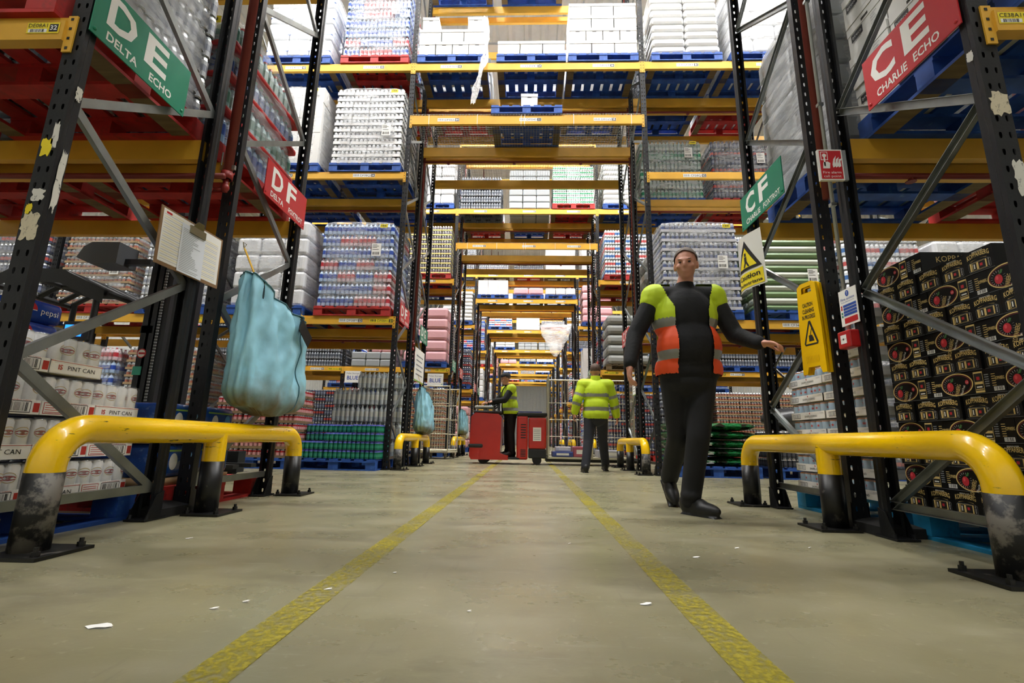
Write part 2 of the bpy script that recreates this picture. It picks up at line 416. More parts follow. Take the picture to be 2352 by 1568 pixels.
for k in range(NROW):
    nL, nR = {0: (2, 2), 1: (4, 4), 2: (4, 4), 3: (3, 3)}.get(k, (2, 2))
    for h in (0, 1):
        for i, x in enumerate(FRAMES_L[:nL]): upright_frame(k, h, x, i, -1, k < 2 and i < 2)
        for i, x in enumerate(FRAMES_R[:nR]): upright_frame(k, h, x, i, 1, k < 2 and i < 2)

# beams
def rail_mesh(L_, hgt):
    def mk():
        pr = [(0, 0), (0.05, 0), (0.05, hgt), (0.02, hgt), (0.02, hgt-0.028), (0, hgt-0.034)]
        mb = MB(); n = len(pr)
        mb.add([(-L_/2, y, z-hgt) for y, z in pr] + [(L_/2, y, z-hgt) for y, z in pr], [tuple(range(n)), tuple(range(2*n-1, n-1, -1))] + [(i, n+i, n+(i+1) % n, (i+1) % n) for i in range(n)])
        return mb.mesh('rail', [M_beam])
    return cached(('rail', round(L_, 3), hgt), mk)
def conn_mesh(hgt):
    def mk():
        mb = MB(); mb.box(-0.021, -0.008, -hgt-0.055, 0.021, -0.001, -0.002); 
        for i in range(4):
            z = -0.014-(hgt+0.03)*i/3.3; mb.box(-0.007, -0.0095, z-0.013, 0.005, -0.0079, z, 1)
        return mb.mesh('end_connector', [M_beam, M_black])
    return cached(('conn', hgt), mk)
def loc_label(txt, num, style='white'):
    def mk():
        if style == 'near':
            mb = MB(); p = Panel(mb, (-0.075, 0, -0.028), (1, 0, 0), (0, 0, 1)); p.rect(0, 0, 0.15, 0.056, 0, 0.0006); p.text(txt, 0.05, 0.031, 0.02, 2, 0.0012, w=0.088)
            p.rect(0.008, 0.005, 0.094, 0.023, 1, 0.0009); p.barcode(0.018, 0.006, 0.084, 0.022, 2, 0.0012, 16); p.rect(0.104, 0.008, 0.144, 0.048, 2, 0.001); p.text(num, 0.124, 0.017, 0.023, 1, 0.0016, bold=0.02)
            return mb.mesh('location_label', [M_yel, M_white, M_ink, M_grey])
        mb = MB(); p = Panel(mb, (-0.185, 0, -0.03), (1, 0, 0), (0, 0, 1)); bg = 0
        p.rect(0, 0, 0.37, 0.06, 0, 0.0006)
        p.rect(0.3, 0.004, 0.366, 0.056, 2, 0.001); p.text(num, 0.333, 0.013, 0.034, 0, 0.0016, bold=0.02)
        p.text(txt, 0.205, 0.012, 0.036, 2, 0.0012, w=0.165); p.barcode(0.012, 0.014, 0.1, 0.05, 3 if style == 'white' else 2)
        return mb.mesh('location_label', [M_white if style == 'white' else M_yel, M_white, M_ink, M_grey])
    return cached(('loc', txt, num, style), mk)
def beam(k, h, rear, x0, x1, lv, where, labels=(), detail=True, dz=0.0):
    z, hg = LV[lv]; z += dz; yw = row_y(k, h) + (FR if rear else 0); Lb = x1-x0; xc = (x0+x1)/2
    lab = 'yellow %s beam, %s level, %s, %s half of %s rack' % ('rear' if rear else 'front', LVN[lv], where, 'back' if h else 'front', ORD[k])
    t = thing('rack_beam', lab, 'beam', (xc, yw, z), math.pi if rear else 0, 'yellow rack beams')
    t['kind'] = 'thing'
    O('rail', rail_mesh(Lb, hg), t, (0, -0.018, 0))
    for sg in (-1, 1): O('end_connector', conn_mesh(hg), t, (sg*(Lb/2+0.0205), 0, 0))
    for (lx, a, b, st) in labels: O('location_label', loc_label(a, b, st), t, (lx-xc, -0.0186, -hg/2-0.008))
    return t
SLOT_L = [-2.745, -4.13, -5.6, -6.95, -8.42, -9.78]; SLOT_R = [2.66, 4.0, 5.42, 6.8, 8.2, 9.58]; SLOT_T = [-1.388, -0.005, 1.238]
edge = POST_W/2
ROWC = 'EFGHIJKLMNO'
def rn(): return '%02d' % random.randint(10, 99)
NUMS = {('L', 'M'): '22', ('L', 'Q'): '54', ('L', 'T'): '33', ('R', 'Q'): '52', ('R', 'M'): '15'}
for k in range(NROW):
    nL, nR = {0: (1, 1), 1: (3, 3), 2: (3, 3), 3: (2, 2)}.get(k, (1, 1))
    for h in (0, 1):
        rl = ROWC[k+h]
        for rear in (0, 1):
            aisle_side = (rear == 1) if h else (rear == 0)
            for side, n, frs, slots, pre, n0, st in ((-1, nL, FRAMES_L, SLOT_L, 'D', 8, 2), (1, nR, FRAMES_R, SLOT_R, 'C', 38, -2)):
                for bi in range(n):
                    xa, xb = sorted((frs[bi], frs[bi+1])); lvs = ['M', 'Q', 'T']
                    if bi > 1: lvs = ['M', 'Q']
                    for lv in lvs:
                        if k > 3 and rear != h and lv == 'T': continue
                        labels = []
                        if h == 0 and rear == 0 and k <= 2:
                            for si in range(2):
                                s = bi*2+si; nm = '%s%s%02d%s' % (pre, rl, n0+st*s, lv)
                                labels.append((slots[s], nm, NUMS.get(('L' if side < 0 else 'R', lv), rn()) if s == 0 and k == 1 else rn(), 'white'))
                        if k == 0:
                            labels = []
                            if h == 0 and rear == 0 and lv == 'M':
                                labels = [(-2.187, 'DE08A1', '32', 'near')] if side < 0 else [(2.025, 'CE38A1', '15', 'near')]
                        if h == 0 and rear == 0 and lv == 'M' and k in (1, 2): labels.append((slots[bi*2]+side*-0.48, pre+rl+'%02dA1' % (n0+st*bi*2), rn(), 'yellow'))
                        beam(k, h, rear, xa+edge, xb-edge, lv, '%s of the walkway, %s bay' % (SIDE[side], ORD[bi]), labels)
            if True:
                for lv in (('S', 'T', 'W') if k else ('S', 'T')):
                    if lv == 'W' and k > 2: continue
                    labels = []
                    if h == 0 and rear == 0 and 0 < k < 7 and lv != 'W':
                        for s, nn in enumerate(('06', '04', '02')):
                            num = {(1, 'S'): ('04', '11', '25'), (1, 'T'): ('10', '24', '30')}.get((k, lv), (rn(), rn(), rn()))[s]
                            labels.append((SLOT_T[s], 'D%s%s%s' % (rl, nn, lv), num, 'white'))
                    beam(k, h, rear, XL+edge, XR-edge, lv, 'bridging the walkway', labels)

# wire mesh decks on the bridge level, sprinkler pipes in the flues
M_wire = mat('mesh_wire', '#9a9a94', 0.4, 0.7)
def deck_mesh(step):
    mb = MB(); x0, x1 = XL+0.06, XR-0.06; n = int((x1-x0)/step); y1 = 2.05; w = 0.0022
    for i in range(n+1):
        x = x0+i*step; mb.box(x-w, 0.0, -w, x+w, y1, w)
    for j in range(int(y1/step)+1):
        y = j*step; mb.box(x0, y-w, -w*3, x1, y+w, -w)
    for i in range(n+1):
        x = x0+i*step; mb.box(x-w, -0.006, -0.045, x+w, -0.002, 0)
    return mb.mesh('wire_grid', [M_wire])
for k in range(1, 5):
    t = tag(O('wire_mesh_deck', cached(('deck', k > 2), lambda: deck_mesh(0.05 if k < 3 else 0.1)), None, (0, row_y(k)-0.02, LV['S'][0]+0.008)), 'wire mesh deck on the bridge beams of the %s rack' % ORD[k], 'mesh deck', 'wire mesh decks'); t['kind'] = 'stuff'
    for i, x in enumerate((-1.72, -0.9, -0.16, -0.1, 0.72, 1.68)):
        if k > 2: break
        tie = MB(); z, hg = LV['S']; tie.box(-0.004, -0.004, -hg-0.004, 0.004, 0.0, 0.0); tie.box(-0.004, -0.004, -hg-0.006, 0.004, 0.055, -hg-0.002)
        tag(tie.obj('cable_tie', M_white, None, False, (x, row_y(k)-0.019, z)), '%s white cable tie from the left on the %s rack bridge beam' % (ORD[i], ORD[k]), 'cable tie', 'cable ties on the bridge')
for k in range(0, 6):
    y = row_y(k)+(1.0105 if k == 0 else 1.0165)
    for lv in (('M', 'Q') if k == 0 else ('M', 'Q', 'T', 'S')):
        z = LV[lv][0]-LV[lv][1]-0.05
        spans = [(-1, -5.0, -2.0), (1, 1.87, 4.8)] if lv in 'MQ' else ([(0, XL, XR)] if lv == 'S' else [(0, -5.0, 4.8)])
        for sg, xa, xb in spans:
            t = thing('sprinkler_pipe', 'thin dark red sprinkler pipe, %s level, %s %s rack' % (LVN[lv], {-1: 'left bays of', 1: 'right bays of', 0: 'across the walkway in'}[sg], ORD[k]), 'pipe', (0, y, z), 0, 'sprinkler branch pipes')
            MB().cyl((xa, 0, 0), (xb, 0, 0), 0.019, n=8).obj('pipe', M_pipe, t, True)
            x = xa+0.5
            while x < xb-0.2:
                hd = MB(); hd.cyl((x, 0, 0), (x, 0, -0.035), 0.014, n=8).cyl((x, 0, -0.035), (x, 0, -0.04), 0.03, n=10); hd.obj('sprinkler_head', M_pipe, t); x += 1.25
    for sg, xx, zb in ((-1, -2.02, 2.12), (1, 1.885, 2.2)):
        if k > 0: zb = 2.05
        elif sg > 0: zb = 1.99
        t = thing('riser_pipe', 'dark red vertical sprinkler riser on the %s of the walkway, %s rack' % (SIDE[sg], ORD[k]), 'pipe', (xx, row_y(k)+1.06, 0), 0, 'sprinkler risers')
        r = 0.03 if k == 0 else 0.024
        MB().cyl((0, 0, zb), (0, 0, ZC), r, n=12).obj('pipe', M_pipe, t, True)
        if k == 0 and sg > 0: continue
        v = MB(); v.cyl((0, 0, zb-0.09), (0, 0, zb+0.01), r*0.6, n=10).cyl((0, 0, zb), (0, 0, zb+0.05), r*1.25, n=12).cyl((0, 0, zb-0.07), (-0.07, -0.03, zb-0.09), 0.012, n=8).ellipsoid((0, 0, zb-0.06), (0.026, 0.026, 0.03), 10, 6).ellipsoid((-0.08, -0.035, zb-0.09), (0.028, 0.01, 0.028), 10, 6)
        v.obj('drain_valve', mat('valve_red', '#8c1f1c', 0.4), t, True)
        if k == 0:
            c = MB(); c.box(-0.05, -0.008, zb+0.07, 0.05, 0.008, zb+0.1).cyl((-0.05, 0, zb+0.085), (-0.05, 0, zb+0.2), 0.005, n=6); c.obj('pipe_clamp', M_steel, t)

# floor lines
def line_mat():
    m = bpy.data.materials.new('worn_yellow_line'); m.use_nodes = True; MATS['worn_yellow_line'] = m; nt = m.node_tree; N = nt.nodes; L = nt.links; b = N['Principled BSDF']
    tc = N.new('ShaderNodeTexCoord'); n1 = N.new('ShaderNodeTexNoise'); n1.inputs['Scale'].default_value = 3.0; n1.inputs['Detail'].default_value = 3
    n2 = N.new('ShaderNodeTexNoise'); n2.inputs['Scale'].default_value = 60; n2.inputs['Detail'].default_value = 5
    for n in (n1, n2): L.new(tc.outputs['Object'], n.inputs['Vector'])
    ad = N.new('ShaderNodeMath'); ad.operation = 'MULTIPLY_ADD'; ad.inputs[1].default_value = 0.8; L.new(n1.outputs['Fac'], ad.inputs[0]); L.new(n2.outputs['Fac'], ad.inputs[2])
    mr = N.new('ShaderNodeMapRange'); mr.inputs['From Min'].default_value = 0.78; mr.inputs['From Max'].default_value = 1.12; mr.inputs['To Min'].default_value = 0.06; mr.inputs['To Max'].default_value = 0.78; L.new(ad.outputs[0], mr.inputs['Value'])
    tr = N.new('ShaderNodeBsdfTransparent'); mx = N.new('ShaderNodeMixShader'); L.new(mr.outputs[0], mx.inputs[0]); L.new(tr.outputs[0], mx.inputs[1]); L.new(b.outputs[0], mx.inputs[2]); L.new(mx.outputs[0], N['Material Output'].inputs[0])
    b.inputs['Base Color'].default_value = hexc('#ada033'); b.inputs['Roughness'].default_value = 0.5
    return m
M_line = line_mat()
for x, nm in ((-0.606, 'left'), (0.482, 'right')):
    o = MB().box(x-0.05, -3.0, 0.0005, x+0.05, 48, 0.0022).obj('floor_line', M_line)
    tag(o, 'worn yellow painted %s edge line of the walkway' % nm, 'floor line', 'walkway lines')
# ------------------------------------------------------------------ pallets
PCOL = {'blue': mat('pallet_blue', '#1f4c9c', 0.65, var=0.35, vscale=7, col2='#5b86b8', thr=(0.6, 0.75)), 'red': mat('pallet_red', '#ad2320', 0.65, var=0.3, vscale=7, col2='#6d2a20', thr=(0.55, 0.75)),
        'light blue': mat('pallet_lightblue', '#1787b8', 0.65, var=0.3, vscale=7, col2='#0f5f8c', thr=(0.55, 0.7)), 'bare wood': M_wood}
def pbox(mb, x0, y0, z0, x1, y1, z1, bottom=1):
    n = len(mb.m); mb.box(x0, y0, z0, x1, y1, z1); mb.m[n] = bottom; return mb
PW, PD, PH = 1.2, 1.0, 0.15
DECK_X = [-0.535 + 1.07*i/6 for i in range(7)]
def pallet_parts(colour):
    def mk():
        c = PCOL[colour]; m = [c, M_wood]
        return {'deck': MB().box(-0.062, -0.5, 0, 0.062, 0.5, 0.02).mesh('deck_board', [c]), 'str': MB().box(-0.6, -0.06, 0, 0.6, 0.06, 0.02).mesh('stringer', [c]),
                'block': MB().box(-0.07, -0.055, 0, 0.07, 0.055, 0.09).mesh('block', [c]), 'bx': MB().box(-0.6, -0.055, 0, 0.6, 0.055, 0.019).mesh('base_board', [c]),
                'by': pbox(MB(), -0.06, -0.39, 0, 0.06, 0.39, 0.0185).mesh('base_board', m)}
    return cached(('pal', colour), mk)
def pallet_single(colour):
    def mk():
        mb = MB()
        for x in DECK_X: mb.box(x-0.062, -0.5, 0.13, x+0.062, 0.5, 0.15)
        for y in (-0.44, 0, 0.44):
            mb.box(-0.6, y-0.055, 0.11, 0.6, y+0.055, 0.13); mb.box(-0.6, y-0.055, 0, 0.6, y+0.055, 0.02)
            for x in (-0.53, 0, 0.53): mb.box(x-0.07, y-0.055, 0.02, x+0.07, y+0.055, 0.11)
        for x in (-0.54, 0.54): pbox(mb, x-0.06, -0.39, 0, x+0.06, 0.39, 0.019)
        return mb.mesh('pallet', [PCOL[colour], M_wood])
    return cached(('pals', colour), mk)
def pallet(colour, x, y, z, label, detail=True, rz=0.0):
    if not detail:
        return tag(O('pallet', pallet_single(colour), None, (x, y, z), (0, 0, rz)), label, 'pallet', 'wooden pallets')
    t = thing('pallet', label, 'pallet', (x, y, z), rz, 'wooden pallets'); P = pallet_parts(colour)
    for dx in DECK_X: O('deck_board', P['deck'], t, (dx, 0, 0.13))
    for yy in (-0.44, 0, 0.44):
        O('stringer', P['str'], t, (0, yy, 0.11)); O('base_board', P['bx'], t, (0, yy, 0))
        for xx in (-0.53, 0, 0.53): O('block', P['block'], t, (xx, yy, 0.02))
    for xx in (-0.54, 0.54): O('base_board', P['by'], t, (xx, 0, 0))
    return t

# ------------------------------------------------------------------ generic packed goods
def pm(name, col, rough=0.3, **kw): return mat('pack_'+name, col, rough, **kw)
M_tin = mat('tin', '#d5d8da', 0.25, 0.8)
M_clear = mat('clear_plastic', '#c9d3d6', 0.12, 0, var=0.2, vscale=20, spec=0.8)
def ring_spots(w, d, r):
    nx = max(2, int(round(w/(2*r)))); ny = max(2, int(round(d/(2*r)))); sx, sy = w/nx, d/ny; out = []
    for i in range(nx):
        for j in range(ny):
            if i in (0, nx-1) or j in (0, ny-1): out.append((-w/2+sx*(i+.5), -d/2+sy*(j+.5)))
    return out, min(sx, sy)/2
def pack_cans(w, d, h, mats, tray=0.0, r=0.033, n=9):
    """mats: body, rim, band, tray"""
    mb = MB(); sp, rr = ring_spots(w-0.006, d-0.006, r)
    for x, y in sp:
        mb.lathe([(rr*.78, 0.004), (rr, 0.012), (rr, h*.3), (rr, h*.62), (rr, h*.82), (rr*.8, h*.965), (rr*.8, h*.99), (0.0005, h*.975)], n, (x, y, 0), mis=[1, 0, 2, 0, 1, 1, 1])
    if tray:
        t = h*tray
        for (a, b, c, e) in ((-w/2, -d/2, w/2, -d/2+.004), (-w/2, d/2-.004, w/2, d/2), (-w/2, -d/2, -w/2+.004, d/2), (w/2-.004, -d/2, w/2, d/2)): mb.box(a, b, 0, c, e, t, 3)
    return mb.mesh('pack', mats)
def pack_bottles(w, d, h, mats, r=0.042, n=8):
    """mats: body, cap, label"""
    mb = MB(); sp, rr = ring_spots(w-0.006, d-0.006, r)
    for x, y in sp:
        mb.lathe([(rr*.8, 0.0), (rr, 0.012), (rr, h*.3), (rr, h*.62), (rr*.95, h*.7), (rr*.35, h*.88), (rr*.35, h*.93), (rr*.4, h*.935), (rr*.4, h*.995), (0.0005, h)], n, (x, y, 0), mis=[0, 0, 2, 0, 0, 0, 1, 1, 1])
    return mb.mesh('pack', mats)
def pack_soft(w, d, h, mats, r=0.03, band=None):
    mb = MB(); g = 0.004; mb.rbox(-w/2+g, -d/2+g, 0, w/2-g, d/2-g, h-0.002, r)
    if band:
        for a in ((-w/2, -d/2), ):
            mb.rbox(-w/2+g-.002, -d/2+g-.002, h*band[0], w/2-g+.002, d/2-g+.002, h*band[1], 0.01, 1)
    return mb.mesh('pack', mats)
def pack_carton(w, d, h, mats):
    mb = MB(); g = 0.003; mb.box(-w/2+g, -d/2+g, 0, w/2-g, d/2-g, h-0.003)
    for (o, u) in (((-w/2+g, -d/2+g, 0), (1, 0, 0)), ((w/2-g, -d/2+g, 0), (0, 1, 0)), ((w/2-g, d/2-g, 0), (-1, 0, 0)), ((-w/2+g, d/2-g, 0), (0, -1, 0))):
        p = Panel(mb, o, u, (0, 0, 1)); L_ = w if abs(u[0]) else d
        p.rect(L_*.36, h*.42, L_*.64, h*.6, 1, 0.001)
    return mb.mesh('pack', mats)
def film_shell(w, d, h, layers, seed, bulge=0.012, jit=0.01, mats=None):
    def mk():
        rnd = random.Random(seed); mb = MB(); rows = []; n = 40; lh = h/layers; zs = []
        for i in range(layers): zs += [(i*lh+0.006, 0.0), (i*lh+lh*.3, 1), (i*lh+lh*.75, 1)]
        zs += [(h, 0.2), (h+0.012, -1.2)]
        per = []
        for i in range(n):
            t = 2*math.pi*i/n; c, s = math.cos(t), math.sin(t); k = (abs(c)**7+abs(s)**7)**(-1/7)
            per.append((c*k, s*k))
        for z, b in zs:
            o = 0.006 + bulge*b; rows.append([((w/2+o+rnd.uniform(-jit, jit)*.5)*a, (d/2+o+rnd.uniform(-jit, jit)*.5)*e, z+rnd.uniform(-jit, jit)*.6) for a, e in per])
        mb.grid(rows, closed=True)
        top = [((w/2-0.1)*a, (d/2-0.1)*e, h+0.02+rnd.uniform(-.01, .015)) for a, e in per]
        mb.grid([rows[-1], top], closed=True); mb.add(top, [tuple(range(n))])
        return mb.mesh('stretch_film', mats or [M_film], True)
    return cached(('film', w, d, round(h, 3), layers, seed, (mats or [M_film])[0].name), mk)
def paper_mesh(w, h):
    def mk():
        mb = MB(); p = Panel(mb, (-w/2, 0, 0), (1, 0, 0), (0, 0, 1)); p.rect(0, 0, w, h, 0, 0)
        for i, b in enumerate((0.86, 0.76, 0.66, 0.5)): p.rect(w*.1, h*b, w*(.75 if i % 2 else .55), h*b+h*.035, 1, 0.0008)
        p.barcode(w*.12, h*.1, w*.85, h*.32, 1, 0.0008, 16)
        return mb.mesh('load_label', [M_white, M_ink])
    return cached(('paper', w, h), mk)
def sticker_mesh(w, h):
    def mk():
        mb = MB(); p = Panel(mb, (-w/2, 0, 0), (1, 0, 0), (0, 0, 1)); p.rect(0, 0, w, h, 0, 0); p.barcode(w*.12, h*.3, w*.85, h*.75, 1, 0.0008, 9); return mb.mesh('load_sticker', [M_yel, M_ink])
    return cached(('stick', w, h), mk)

SPECS = {}
def spec(name, desc, layers, lh, nx, ny, meshes, film=None, w=1.16, d=0.98, jit=0.004, stick=True): SPECS[name] = dict(desc=desc, layers=layers, lh=lh, nx=nx, ny=ny, meshes=meshes, film=film, w=w, d=d, jit=jit, stick=stick)
def bm_(w, d, h, body, cap, lab, r=0.042): return lambda: cached(('bot', w, d, h, body, cap, lab, r), lambda: pack_bottles(w, d, h, [pm(body, body), pm(cap, cap), pm(lab, lab)], r))
def cm_(w, d, h, body, band, tray=0.0, tc='#cfc8b4', r=0.033): return lambda: cached(('can', w, d, h, body, band, tray, tc, r), lambda: pack_cans(w, d, h, [pm(body, body), M_tin, pm(band, band), pm(tc, tc, 0.8)], tray, r))
def sm_(w, d, h, c, r=0.03, band=None, c2='#ffffff', rough=0.3): return lambda: cached(('soft', w, d, h, c, r, band, c2), lambda: pack_soft(w, d, h, [pm(c, c, rough, bump=0.25, bscale=18), pm(c2, c2)], r, band))
def km_(w, d, h, c, c2='#b9bbbb'): return lambda: cached(('ctn', w, d, h, c, c2), lambda: pack_carton(w, d, h, [pm(c, c, 0.55), pm(c2, c2, 0.6)]))
W4, D3 = 1.16/4, 0.98/3
spec('redblue', 'shrink wrapped red and blue bottle packs', 7, 0.2, 4, 3, [bm_(W4, D3, .2, '#a9c0e0', '#d8dce4', '#2c4db0', .04), bm_(W4, D3, .2, '#d6bcc4', '#c9343c', '#c23340', .04), bm_(W4, D3, .2, '#aebfdc', '#e6e9ee', '#3a57ae', .04)], 'thin')
spec('whiterolls', 'white wrapped paper roll packs', 5, 0.285, 3, 2, [sm_(1.16/3, .49, .285, '#e4e5e8', .045)], 'thin', stick=True)
spec('whitecans', 'white drink cans in wrapped trays', 12, 0.118, 4, 3, [cm_(W4, D3, .118, '#e8eaee', '#c2c6d0', .45, '#eeeef0'), cm_(W4, D3, .118, '#eef0f2', '#d2d4da', .45, '#f2f2f2')], 'thin')
spec('whitecartons', 'white cartons wrapped in film', 5, 0.29, 3, 2, [km_(1.16/3, .49, .29, '#e9e8e6', '#d6d6d6')], 'thin')
spec('whiteblue', 'white packs with blue print under film', 4, 0.34, 3, 2, [sm_(1.16/3, .49, .34, '#e9edf3', .03, (.3, .36), '#5c7fd0')], 'thin')
spec('whitebags', 'bright white stacked sacks', 8, 0.15, 2, 2, [sm_(.58, .49, .15, '#eeefee', .05)], None, stick=False)
spec('greyfilm', 'dark grey glossy drink packs', 6, 0.2, 4, 3, [bm_(W4, D3, .2, '#8f949c', '#4a4e57', '#5b606b', .04)], 'thin')
spec('greywrap', 'silver grey wrapped goods', 6, 0.2, 3, 2, [sm_(1.16/3, .49, .2, '#a3a8ab', .03)], 'dense')
spec('greencans', 'mint green drink packs', 9, 0.13, 3, 2, [cm_(1.16/3, .49, .13, '#dff0e6', '#3f9a6c', .0), cm_(1.16/3, .49, .13, '#e9f4ee', '#7cc19c', .0)], None, stick=False)
spec('tealbottles', 'green and clear bottle packs', 7, 0.2, 4, 3, [bm_(W4, D3, .2, '#a8c4b8', '#2f7a5c', '#1f8a62', .04), bm_(W4, D3, .2, '#b9c4c0', '#49806c', '#8aa39a', .04)], 'thin')
spec('darkcans', 'dark blue can packs with red print', 8, 0.17, 4, 3, [cm_(W4, D3, .165, '#4a5068', '#7c8296', 0), cm_(W4, D3, .165, '#39445f', '#b5483f', 0)], 'thin')
spec('bluecans', 'silver and blue beer can trays', 9, 0.158, 4, 3, [cm_(W4, D3, .155, '#b9bfcc', '#5a6690', .3, '#c9c9cf')], 'thin')
spec('greenrolls', 'green and white plastic rolls laid flat', 12, 0.105, 1, 4, [sm_(1.16, .245, .105, '#7d9a6c', .05), sm_(1.16, .245, .105, '#d9dfd4', .05)], None)
spec('cardcans', 'wrapped cans on brown cardboard trays', 13, 0.115, 4, 3, [cm_(W4, D3, .115, '#aeb5b8', '#b06a55', .3, '#b59a77')], 'thin')
spec('yellowtrays', 'cans on yellow trays under film', 10, 0.14, 4, 3, [cm_(W4, D3, .14, '#b4b0ae', '#7d7784', .28, '#e2d68a')], 'thin')
spec('pink', 'pink toilet roll packs', 5, 0.3, 2, 2, [sm_(.58, .49, .3, '#eeb6bd', .07, None, rough=0.25)], None)
spec('bluewhite', 'white packs with blue and red print', 6, 0.22, 4, 2, [cm_(W4, .49, .21, '#e2e8ee', '#4a78b8', 0, r=.04), cm_(W4, .49, .21, '#e6e6ea', '#c95a5a', 0, r=.04)], 'thin')
spec('greysacks', 'grey plastic wrapped sacks', 5, 0.27, 1, 2, [sm_(1.12, .49, .27, '#9a9c99', .09)], 'thin', stick=False)
spec('silvercans', 'glossy silver can packs', 7, 0.16, 4, 3, [cm_(W4, D3, .158, '#c6c9ce', '#8d93a3', 0)], 'dense')
spec('shortwhite', 'low stack of white cartons', 2, 0.2, 3, 2, [km_(1.16/3, .49, .2, '#ecebe8', '#cfcfd6')], None, stick=False)
spec('bottlemix', 'wrapped bottle packs with red tier sheets', 5, 0.26, 4, 3, [bm_(W4, D3, .26, '#7f9cb8', '#3f9c6a', '#27488f', .042), bm_(W4, D3, .26, '#8fb0b0', '#cc3333', '#4a7a6a', .042)], 'thin', stick=True)
ZONE = {'L': 'left', 'R': 'right', 'T': 'bridge'}
def place(k, h, zone, slot, lv):
    xs = {'L': SLOT_L, 'R': SLOT_R, 'T': SLOT_T}[zone]; y = row_y(k, h)+FR/2
    return xs[slot], y, (0.0 if lv == 'F' else LV[lv][0])
def where(k, h, zone, slot, lv):
    return '%s rack %s, %s level, %s slot%s' % (ORD[k], ZONE[zone], LVN[lv], ORD[slot], ' behind' if h else '')
def load(k, h, zone, slot, lv, pcol, sp, layers=None, detail=True, dy=0.0, seed=None, only=None, dx=0.0, film=True):
    x, y, z = place(k, h, zone, slot, lv); x += dx; z += 0.0105 if lv == 'S' and k < 5 else 0; y += dy; seed = seed if seed is not None else (k*97+h*31+slot*7+ord(lv)) % 9
    if pcol:
        pallet(pcol, x, y, z, '%s pallet, %s' % (pcol, where(k, h, zone, slot, lv)), detail and k < 2); z += PH
    if sp is None: return
    S = SPECS[sp]; n = int(1.62/S['lh']) if lv == 'F' and (k != 1 or slot > 1) else (layers or S['layers']); lh = S['lh']; w, d = S['w'], S['d']; rnd = random.Random(seed*13+k)
    lab = '%s, %s' % (S['desc'], where(k, h, zone, slot, lv))
    nm = 'pallet_load'
    if not detail:
        def mk():
            mb = MB(); ms = []; 
            src = [m() for m in S['meshes']]
            for s in src:
                for mm in s.materials:
                    if mm not in ms: ms.append(mm)
            r2 = random.Random(5)
            for L_ in range(n):
                for i in range(S['nx']):
                    for j in range(S['ny']):
                        if 0 < i < S['nx']-1 and 0 < j < S['ny']-1: continue
                        s = src[(L_*(2 if S['nx'] == 3 else 1)+i) % len(src)]; ox = -w/2+w/S['nx']*(i+.5)+r2.uniform(-.004, .004); oy = -d/2+d/S['ny']*(j+.5)
                        o = len(mb.v); mb.v += [(v.co.x+ox, v.co.y+oy, v.co.z+L_*lh) for v in s.vertices]
                        for p in s.polygons: mb.f.append(tuple(q+o for q in p.vertices)); mb.m.append(ms.index(s.materials[p.material_index]))
            return mb.mesh('pallet_load', ms)
        t = thing(nm, lab, 'pallet load', (x, y, z), 0, 'stacked pallet loads')
        g = O('stacked_packs', cached(('far', sp, n), mk), t); g['kind'] = 'stuff'
        if S['film'] and film and k < 2 and h == 0: O('stretch_film', film_shell(w, d, n*lh, n, seed % 2, mats=[M_film if S['film'] == 'thin' else M_film2]), t)
        return t
    t = thing(nm, lab, 'pallet load', (x, y, z), rnd.uniform(-.01, .01), 'stacked pallet loads')
    for L_ in range(n):
        sh = rnd.uniform(-.006, .006)
        for i in range(S['nx']):
            for j in range(S['ny']):
                if 0 < i < S['nx']-1 and 0 < j < S['ny']-1: continue
                m = S['meshes'][rnd.randrange(len(S['meshes']))] if S['nx'] == 4 and len(S['meshes']) > 2 else S['meshes'][(L_ + (i if len(S['meshes']) == 3 else 0)) % len(S['meshes'])]
                O('pack', m(), t, (-w/2+w/S['nx']*(i+.5)+sh+rnd.uniform(-1, 1)*S['jit'], -d/2+d/S['ny']*(j+.5)+rnd.uniform(-1, 1)*S['jit'], L_*lh))
    if S['film']: O('stretch_film', film_shell(w+.01, d+.01, n*lh, n, seed, mats=[M_film if S['film'] == 'thin' else M_film2]), t)
    if S['stick']:
        O('load_label', paper_mesh(.15, .21), t, (w*.28, -d/2-.035, min(n-2, 4)*lh+.02)); O('load_sticker', sticker_mesh(.12, .06), t, (w*.36, -d/2-.035, n*lh-.1))
    return t

# near rack (first): what stands on the lowest beams beside the walkway
load(0, 0, 'L', 0, 'M', 'red', 'silvercans', 6); tb_ = load(0, 1, 'L', 0, 'M', 'red', 'bottlemix', 4)
for z_ in (.24, .52, .78): MB().rbox(-.595, -.5, z_, .595, .5, z_+.055, .02).obj('tier_sheet', mat('tier_red', '#c0282c', .35), tb_)
load(0, 0, 'L', 1, 'M', 'red', 'greywrap', 3, detail=False); load(0, 1, 'L', 1, 'M', 'red', 'greywrap', 3, detail=False)
load(0, 1, 'R', 0, 'M', 'blue', 'greywrap', 7); load(0, 0, 'R', 1, 'M', 'blue', 'greywrap', 3, detail=False); load(0, 1, 'R', 1, 'M', 'red', 'pink', 2, detail=False)
pallet('blue', SLOT_R[0], row_y(0)+FR/2, LV['M'][0], 'blue pallet, '+where(0, 0, 'R', 0, 'M'))
# upper levels of the near rack and its bridge: above the picture, they shade what is below
for h in (0, 1):
    for zone in 'LR':
        for s in (0, 1):
            for lv in 'QT': load(0, h, zone, s, lv, 'blue', ['whiterolls', 'greywrap', 'whitecartons'][(s+h+ord(lv)) % 3], 4, detail=False, film=False)
    for s in range(3): load(0, h, 'T', s, 'T', 'blue', ['whitecartons', 'greywrap', 'whiterolls'][s], 3, detail=False, film=False)
